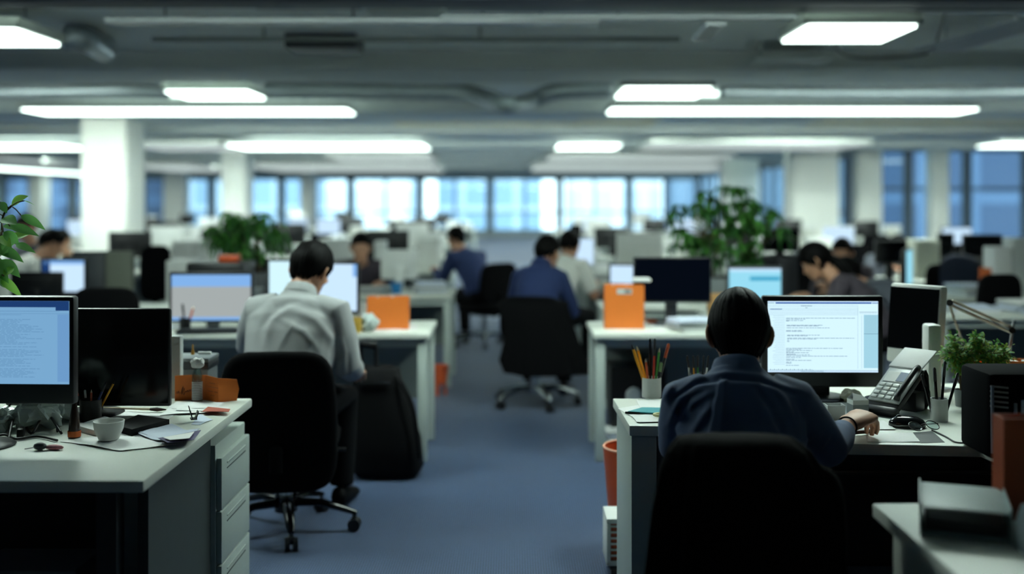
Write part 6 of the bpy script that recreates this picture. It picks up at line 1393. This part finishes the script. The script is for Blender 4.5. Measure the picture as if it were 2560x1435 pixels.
block('cardboard_box', 'white box with a dark patch beside the orange file at far right', 2484, 2530, 618, 8.6, 0.2, paper, 'box', DZ)
block('cardboard_box', 'pale box at the right edge beside the white box with a dark patch', 2533, 2575, 595, 8.6, 0.2, pale_grey, 'box', DZ)
block('cardboard_box', 'large pale box right of the black monitor under the right windows', 2290, 2350, 600, 10.2, 0.3, M('pale_beige_box', (190, 194, 180), 0.7), 'box', DZ)
desk('white desk under the right windows', 3.2, 6.0, 9.85, 10.6)
# ================================================================== ROWS OF DESKS TOWARDS THE WINDOWS
rnd = random.Random(21)
ROWN = ['first', 'second', 'third', 'fourth', 'fifth', 'sixth', 'seventh']
def add_row(side, ri, y, x0, n, dw=1.45, skip=()):
    sn = 'left' if side < 0 else 'right'
    for k in range(n):
        if k in skip: continue
        xa = x0 + k * (dw + 0.02); xb = xa + dw
        a, b2 = (xa, xb) if side > 0 else (-xb, -xa)
        wh = ('nearest the aisle', 'second from the aisle', 'third from the aisle', 'fourth from the aisle', 'fifth from the aisle', 'sixth from the aisle', 'seventh from the aisle', 'eighth from the aisle', 'ninth from the aisle')[k]
        tail = '%s far row %s of the aisle, %s' % (ROWN[ri], sn, wh)
        z = 0.72
        bare = side < 0 and ri == 0
        desk('white desk, ' + tail, a, b2, y, y + 0.7, z, group='background desks')
        if bare: continue
        cx = (a + b2) / 2
        kind = rnd.random()
        bt = rnd.uniform(0.10, 0.16); mx = cx + rnd.uniform(-0.25, 0.2)
        if kind < 0.45: monitor('dark monitor back, ' + tail, (mx, y + 0.42, z), PI + rnd.uniform(-0.2, 0.2), 0.46, 0.28, bt, scr_bright, (), chin=0.02, group='background monitors')
        elif kind < 0.7: monitor('lit monitor, ' + tail, (mx, y + 0.4, z), rnd.uniform(-0.25, 0.25), 0.44, 0.29, bt, scr_bright, (), chin=0.02, group='background monitors', body=rnd.choice([black_plastic, white_plastic]))
        else: monitor('white monitor back, ' + tail, (mx, y + 0.42, z), PI + rnd.uniform(-0.2, 0.2), 0.44, 0.30, bt, scr_bright, (), body=white_plastic, chin=0.02, group='background monitors')
        stack('paper stack, desk in the ' + tail, (cx - 0.46, y + 0.26, z), 0.22, 0.3, rnd.randint(3, 12), rnd.uniform(-0.3, 0.3), seed=ri * 31 + k * 7 + (0 if side < 0 else 3), group='background paper stacks')
        if rnd.random() < 0.6: 
            h = rnd.uniform(0.14, 0.34); w = MB(); w.mm((-0.12, -0.1, 0), (0.12, 0.1, h), bev=0.006); w.mm((-0.122, -0.102, h * 0.8), (0.122, 0.102, h + 0.004), m=1); o = w.build('storage_box', [rnd.choice([white_plastic, pale_grey, white_paint]), white_plastic]); o.location = (cx + 0.48, y + 0.4, z); tag(o, 'pale lidded box, ' + tail, 'box', 'background boxes')
        if rnd.random() < 0.55: dup_chair('black office chair, ' + tail, (cx + rnd.uniform(-0.15, 0.15), y - 0.30, 0), rnd.uniform(-0.6, 0.6))
CH = [None]
def dup_chair(label, loc, rz):
    if CH[0] is None: CH[0] = chair(label, loc, rz, seat=0.46, top=0.92, low=0.52, arms=False, base=black_plastic, group='background office chairs')
    else: dup(CH[0], loc, rz, label)
add_row(-1, 0, 8.45, 0.47, 1); add_row(-1, 1, 11.3, 0.66, 4); add_row(-1, 2, 14.2, 0.8, 5, skip=(3,)); add_row(-1, 3, 18.6, 1.0, 5); add_row(-1, 4, 22.5, 1.0, 6); add_row(-1, 5, 29.8, 1.0, 7)
add_row(1, 0, 9.75, 0.62, 1); add_row(1, 1, 11.5, 0.7, 2); add_row(1, 2, 14.3, 0.8, 5); add_row(1, 3, 18.4, 1.0, 4); add_row(1, 4, 22.0, 1.0, 3); add_row(1, 5, 27.0, 1.0, 3)
monitor('white monitor seen from behind beyond the orange box at left', (W(1000, 700, 8.9).x, 8.85, DZ), PI + 0.1, 0.30, 0.24, 0.10, scr_bright, (), body=white_plastic, chin=0.02)
stack('tall white paper stack beside the bright blue cup', (W(1075, 700, 8.8).x, 8.75, DZ), 0.24, 0.3, 9, 0.2, seed=61, jit=0.02)
stack('low white paper stack beyond the tall bright monitor at left', (W(930, 700, 8.8).x, 8.7, DZ), 0.26, 0.3, 5, -0.1, seed=62, jit=0.03)
# blue cup and white papers on the first background desk at left
c = W(995, 735, 8.75); w = MB(); w.lathe([(0.004, 0), (0.036, 0), (0.052, 0.085), (0.049, 0.085), (0.033, 0.005), (0.004, 0.005)], (0, 0, 0), 24); o = w.build('plastic_cup', blue_cup, angle=50); o.location = (c.x, 8.62, DZ); tag(o, 'bright blue cup beyond the orange box at left', 'cup')
